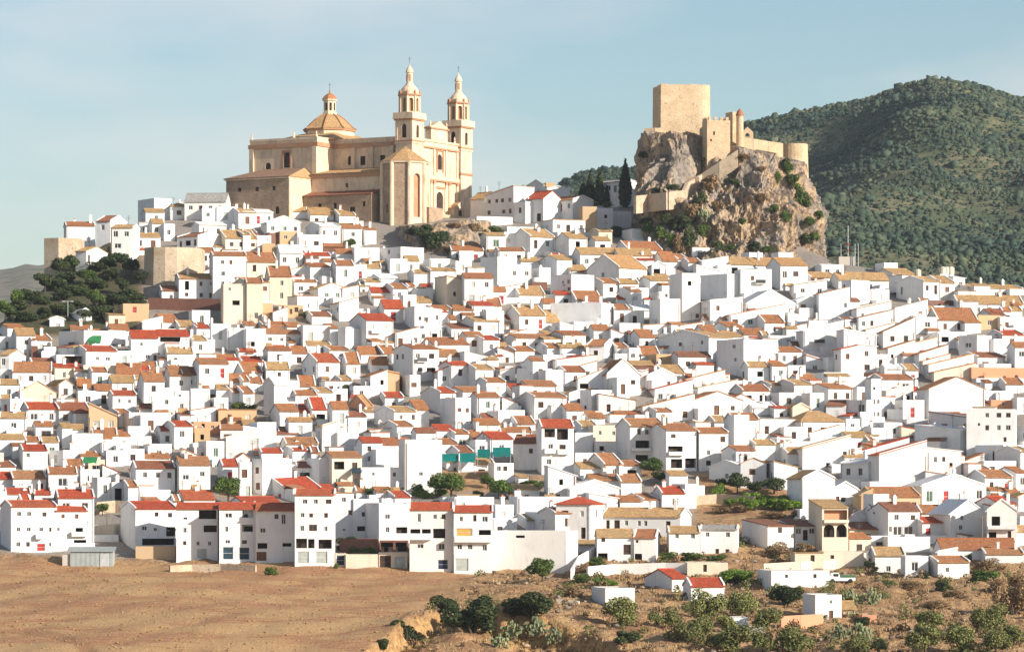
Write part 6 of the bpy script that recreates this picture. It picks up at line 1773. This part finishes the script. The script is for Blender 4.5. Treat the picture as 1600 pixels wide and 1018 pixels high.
T('dark_shrub', 'shrub', 'bush', 'leaf_dark', 'dense dark evergreen shrub', [(738, 990, 84, 58), (700, 968, 50, 36), (765, 972, 56, 44), (635, 1002, 56, 40), (830, 970, 78, 38), (805, 966, 40, 30), (598, 1018, 24, 22), (982, 1008, 44, 30), (1228, 945, 60, 42), (965, 370, 26, 20), (208, 500, 30, 16), (640, 368, 26, 18), (1475, 924, 28, 20), (1440, 905, 24, 12), (1362, 892, 22, 18), (1348, 980, 30, 20)], 700, .06)
T('green_shrub', 'shrub', 'bush', 'leaf_green', 'mid green leafy shrub', [(655, 776, 24, 24), (578, 778, 20, 18), (606, 778, 20, 18), (828, 762, 46, 16), (540, 862, 30, 28), (555, 868, 24, 16), (575, 868, 34, 18), (421, 898, 22, 16), (526, 888, 10, 10), (931, 884, 26, 18), (1042, 876, 30, 16), (1078, 877, 40, 18), (583, 418, 30, 12), (474, 497, 18, 12), (955, 312, 22, 10), (928, 326, 16, 12), (942, 382, 20, 14), (730, 892, 12, 12), (372, 640, 24, 14), (540, 612, 22, 12), (1120, 878, 30, 14), (1540, 910, 50, 26), (745, 776, 20, 12), (392, 642, 18, 12), (1095, 888, 26, 12), (910, 912, 36, 18), (940, 915, 30, 16), (1390, 915, 24, 12)], 520, .06)
T('bright_shrub', 'shrub', 'low', 'leaf_bright', 'bright yellow-green shrub', [(1148, 912, 60, 28), (1178, 798, 44, 22), (1212, 796, 40, 24), (1240, 796, 34, 22), (952, 916, 36, 14), (1125, 772, 26, 22), (1155, 910, 40, 24), (858, 896, 26, 20), (1163, 788, 28, 22), (1180, 786, 30, 20), (1196, 790, 28, 20), (1225, 788, 30, 20), (1142, 792, 26, 16), (690, 774, 30, 14), (665, 778, 26, 12)], 620, .05)
T('dry_shrub', 'shrub', 'bush', 'leaf_dry', 'dry brown leafless shrub', [(1212, 872, 46, 30), (1584, 960, 60, 60), (1545, 892, 54, 26), (1590, 930, 40, 40), (1560, 925, 34, 26), (905, 898, 30, 20), (1130, 802, 40, 12), (1210, 810, 50, 14), (1255, 862, 30, 18), (1160, 800, 30, 14), (890, 930, 40, 18), (1250, 808, 34, 14), (1420, 920, 40, 16), (1500, 935, 50, 18), (1460, 950, 44, 16)], 520, .05)
T('crag_shrub', 'shrub', 'low', 'leaf_green', 'green shrub clinging to the crag', [(1230, 272, 24, 26), (1238, 292, 24, 26), (1252, 316, 30, 26), (1258, 322, 20, 20), (1215, 285, 14, 24), (1228, 345, 20, 22), (1265, 350, 24, 16), (1200, 392, 20, 14)], 520, .06, 'rock')
T('crag_shrub', 'shrub', 'low', 'leaf_dark', 'dark shrub clinging to the crag', [(1228, 262, 22, 20), (1257, 380, 26, 22), (1180, 394, 26, 22), (1122, 390, 22, 22), (1065, 360, 34, 34), (1080, 385, 26, 40), (1045, 352, 28, 26), (1010, 350, 26, 16), (1095, 318, 24, 24), (1148, 290, 22, 16), (1005, 245, 18, 14), (1030, 300, 30, 10), (1052, 296, 26, 14), (1105, 252, 26, 10)], 520, .06, 'rock')
T('crag_shrub', 'shrub', 'low', 'leaf_dry', 'dry ochre shrub clinging to the crag', [(1110, 300, 34, 34), (1085, 345, 30, 40), (1160, 250, 26, 14), (1190, 268, 16, 12), (1060, 395, 20, 40), (1120, 330, 20, 22), (1190, 320, 18, 24)], 520, .06, 'rock')
sr = random.Random(4); T('slope_shrub', 'shrub', 'bush', 'leaf_dark', 'dark shrub on the shaded garden slope', [(x, y, sr.uniform(28, 46), sr.uniform(16, 26)) for x, y in [(20, 500), (45, 502), (72, 498), (98, 492), (125, 488), (30, 485), (62, 476), (95, 470), (120, 462), (150, 452), (170, 440), (180, 478), (200, 470), (85, 455), (105, 440), (150, 425), (170, 418), (215, 478), (140, 500), (165, 494)]])
T('crag_shrub', 'shrub', 'low', 'leaf_dark', 'dark shrub on the rock below the church', [(676, 388, 36, 38), (692, 376, 26, 24), (660, 374, 26, 22), (645, 366, 24, 18), (668, 362, 22, 16), (752, 372, 20, 14)], 520, .06, 'rock')
T('crag_shrub', 'shrub', 'low', 'leaf_dry', 'dry shrub on the rock below the church', [(712, 356, 24, 14), (740, 360, 26, 18), (700, 392, 22, 14)], 520, .06, 'rock')
T('crag_shrub', 'shrub', 'low', 'leaf_green', 'leafy green shrub on the crag flank', [(1015, 362, 24, 22), (1035, 372, 26, 24), (1050, 382, 24, 26), (1098, 372, 24, 28), (1272, 372, 18, 16), (1280, 340, 16, 18), (1245, 300, 18, 22), (1210, 330, 16, 18), (1140, 392, 22, 16), (1160, 350, 16, 14)], 520, .06, 'rock')
# prickly pears: clumps of flat pads
def pear_mesh(seed):
    r_ = random.Random(seed); mb = MB()
    for i in range(95):
        a = r_.uniform(0, 6.28); d = r_.uniform(0, .42); z = r_.uniform(.05, .62) * (1.1 - d); q = r_.uniform(.045, .08); az = r_.uniform(0, 6.28); tl = r_.uniform(-.5, .5)
        c_ = Vector((d * math.cos(a), d * math.sin(a), z)); U = Vector((math.cos(az), math.sin(az), 0)); Vv = (Vector((0, 0, 1)) + U.cross(Vector((0, 0, 1))) * tl).normalized(); Nn = U.cross(Vv) * .022
        ring = [c_ + U * q * .72 * math.cos(k * math.pi / 4) + Vv * q * math.sin(k * math.pi / 4) for k in range(8)]
        mb.poly([p + Nn for p in ring], 'cactus'); mb.poly([p - Nn for p in ring][::-1], 'cactus')
        for k in range(8): mb.poly([ring[k] + Nn, ring[k] - Nn, ring[(k + 1) % 8] - Nn, ring[(k + 1) % 8] + Nn], 'cactus')
    return mb.mesh('pads')
PM = [pear_mesh(i) for i in range(3)]
for i, (x, yb, w, h) in enumerate([(800, 1000, 46, 28), (838, 1000, 48, 30), (866, 1012, 36, 26), (780, 1014, 36, 22), (1212, 938, 40, 26), (1330, 946, 40, 24), (1362, 946, 36, 26), (1345, 1006, 50, 32), (1310, 1000, 40, 24), (1100, 350, 24, 26)]):
    on = x == 1100; p = on_rock(x, yb) if on else ground_at(x, yb); s_ = p.y / F; r = empty('prickly_pear', tuple(p), i * 1.1); tag(link('pads', PM[i % 3], r, scale=(w * s_, w * s_, h * s_ / .62)), kind='stuff')
    PLANTS.append(dict(o=r, px=x, py=yb, base='pale grey-green prickly pear clump', cat='cactus', w=w))
def pwords(t):
    sz = 'wide ' if t['w'] > 55 else ('' if t['w'] > 24 else 'small ')
    return f"{sz}{t['base']} {place_words(t['px'], t['py'])}"
ANCH += [('the olive slope at lower right', 1500, 985), ('the field edge', 700, 950), ('the small white box house', 958, 930), ('the small red-roofed house', 1100, 915), ('the cube house with red door', 1288, 945), ('the keep', 1065, 200), ('the round castle tower', 1241, 250), ('the castle stair wall', 1060, 300), ('the crag foot', 1180, 385)]
uniq(PLANTS, pwords)
GR = {'tree': 'trees in and around the town', 'shrub': 'shrubs on the slopes', 'cactus': 'prickly pears on the dry slope'}
for t in PLANTS: tag(t['o'], t['label'], t['cat'], GR[t['cat']])
# dry grass and stones on the slope in front
rng = np.random.default_rng(11); Vs, Fs, k0 = [], [], 0
def scatter_px(n, test):
    out = []
    while len(out) < n:
        u = rng.uniform(-60, 1660); Y = rng.uniform(428, 640); z = float(zt(u, Y)); row = HY - z * F / Y
        if test(u, row, Y): out.append(((u - 800) * Y / F, Y, z, u, row))
    return np.array(out)
def in_scrub(u, row, Y):
    fl = float(np.interp(Y, [470, 505, 540, 575, 600], [590, 640, 690, 740, 770])); tl = float(np.interp(u, [-200, 770, 800, 880, 930, 1150, 1200, 1370, 1520, 1700], [606, 606, 622, 640, 612, 640, 625, 600, 612, 612]))
    return u > fl and Y < tl + 3
G = scatter_px(16000, in_scrub); n = len(G)
h_ = rng.uniform(.10, .36, n); a = rng.uniform(0, 6.28, (n, 3)); base = G[:, None, :3] + np.stack([np.cos(a) * .12, np.sin(a) * .12, np.full_like(a, -.25)], -1)
tip = base + np.stack([np.cos(a) * .3 * h_[:, None], np.sin(a) * .3 * h_[:, None], (h_ * 1.2)[:, None] * rng.uniform(.7, 1.2, (n, 3)) + .25], -1)
side = np.stack([-np.sin(a), np.cos(a), np.zeros_like(a)], -1) * (.09 + .16 * h_)[:, None, None]
V = np.stack([base - side, base + side, tip], 2).reshape(-1, 3)
tag(link('dry_grass', np_mesh('dry_grass', V, np.arange(len(V)).reshape(-1, 3), 'dry_grass')), 'dry straw-coloured grass tufts over the lower right slope', 'grass', kind='stuff')
G = scatter_px(900, in_scrub); sz = rng.uniform(.08, .28, len(G)) * rng.choice([.7, 1, 1.6], len(G)); P = G[:, :3] + np.stack([0 * sz, 0 * sz, .25 + sz * .2], -1)
Vv, Ff = lumps(P, np.stack([sz * 1.3, sz, sz * .7], -1), rng, .28, ICO_V, np.array(ICO_F)); tag(link('loose_stones', np_mesh('loose_stones', Vv, Ff, 'rock')), 'loose pale stones scattered on the dry lower slope', 'stones', kind='stuff')
G = scatter_px(420, in_scrub); sz = rng.uniform(.3, .75, len(G)); P = G[:, :3] + np.stack([0 * sz, 0 * sz, .3 + sz * .3], -1)
lb = [tuple(p) + (s, s, s * .8) for p, s in zip(P, sz)]; V, Fq = leaf_cloud(lb, 26000, .16, rng); tag(link('low_scrub', np_mesh('low_scrub', V, Fq, 'leaf_dry')), 'low dry scrub dotted over the lower right slope', 'scrub', kind='stuff')
G = scatter_px(520, in_scrub); dn = np.array([noise.fractal((g_[0] * .07, g_[1] * .07, 5.0), 1.0, 2.0, 3) for g_ in G]); G = G[dn > -.05]; sz = rng.uniform(.3, .95, len(G)); P = G[:, :3] + np.stack([0 * sz, 0 * sz, .3 + sz * .3], -1)
lb = [tuple(p) + (s, s, s * .8) for p, s in zip(P, sz)]; V, Fq = leaf_cloud(lb, 30000, .13, rng); tag(link('green_scrub', np_mesh('green_scrub', V, Fq, 'leaf_olive')), 'low grey-green scrub merging between the olive trees at lower right', 'scrub', kind='stuff')
def in_field(u, row, Y): return u < float(np.interp(Y, [470, 505, 540, 575, 600], [590, 640, 690, 740, 770])) and Y < 602
G = scatter_px(1800, in_field); n = len(G); sz = rng.uniform(.05, .16, n); P = G[:, :3] + np.stack([0 * sz, 0 * sz, sz * .3], -1)
Vv, Ff = lumps(P, np.stack([sz * 1.6, sz, sz * .8], -1), rng, .3, ICO_V, np.array(ICO_F)); tag(link('field_clods', np_mesh('field_clods', Vv, Ff, 'bank')), 'clods of earth and stubble over the ploughed field', 'clods', kind='stuff')

# ------------------------------------------------------------------ the air between: one box of thin haze round everything
mb = MB(); m = bpy.data.materials.new('haze_air'); m.use_nodes = True; nt = m.node_tree
for n in list(nt.nodes): nt.nodes.remove(n)
mo = nt.nodes.new('ShaderNodeOutputMaterial'); pv = nt.nodes.new('ShaderNodeVolumePrincipled')
pv.inputs['Color'].default_value = (0.80, 0.90, 1.0, 1); pv.inputs['Density'].default_value = 0.00005; pv.inputs['Anisotropy'].default_value = 0.2
nt.links.new(pv.outputs[0], mo.inputs['Volume']); M['haze_air'] = m
mb.box(-3500, 3500, -800, 6000, -50, 420, 'haze_air'); hz = mb.build('haze'); tag(hz, 'thin pale blue haze filling the air', 'haze', kind='stuff')
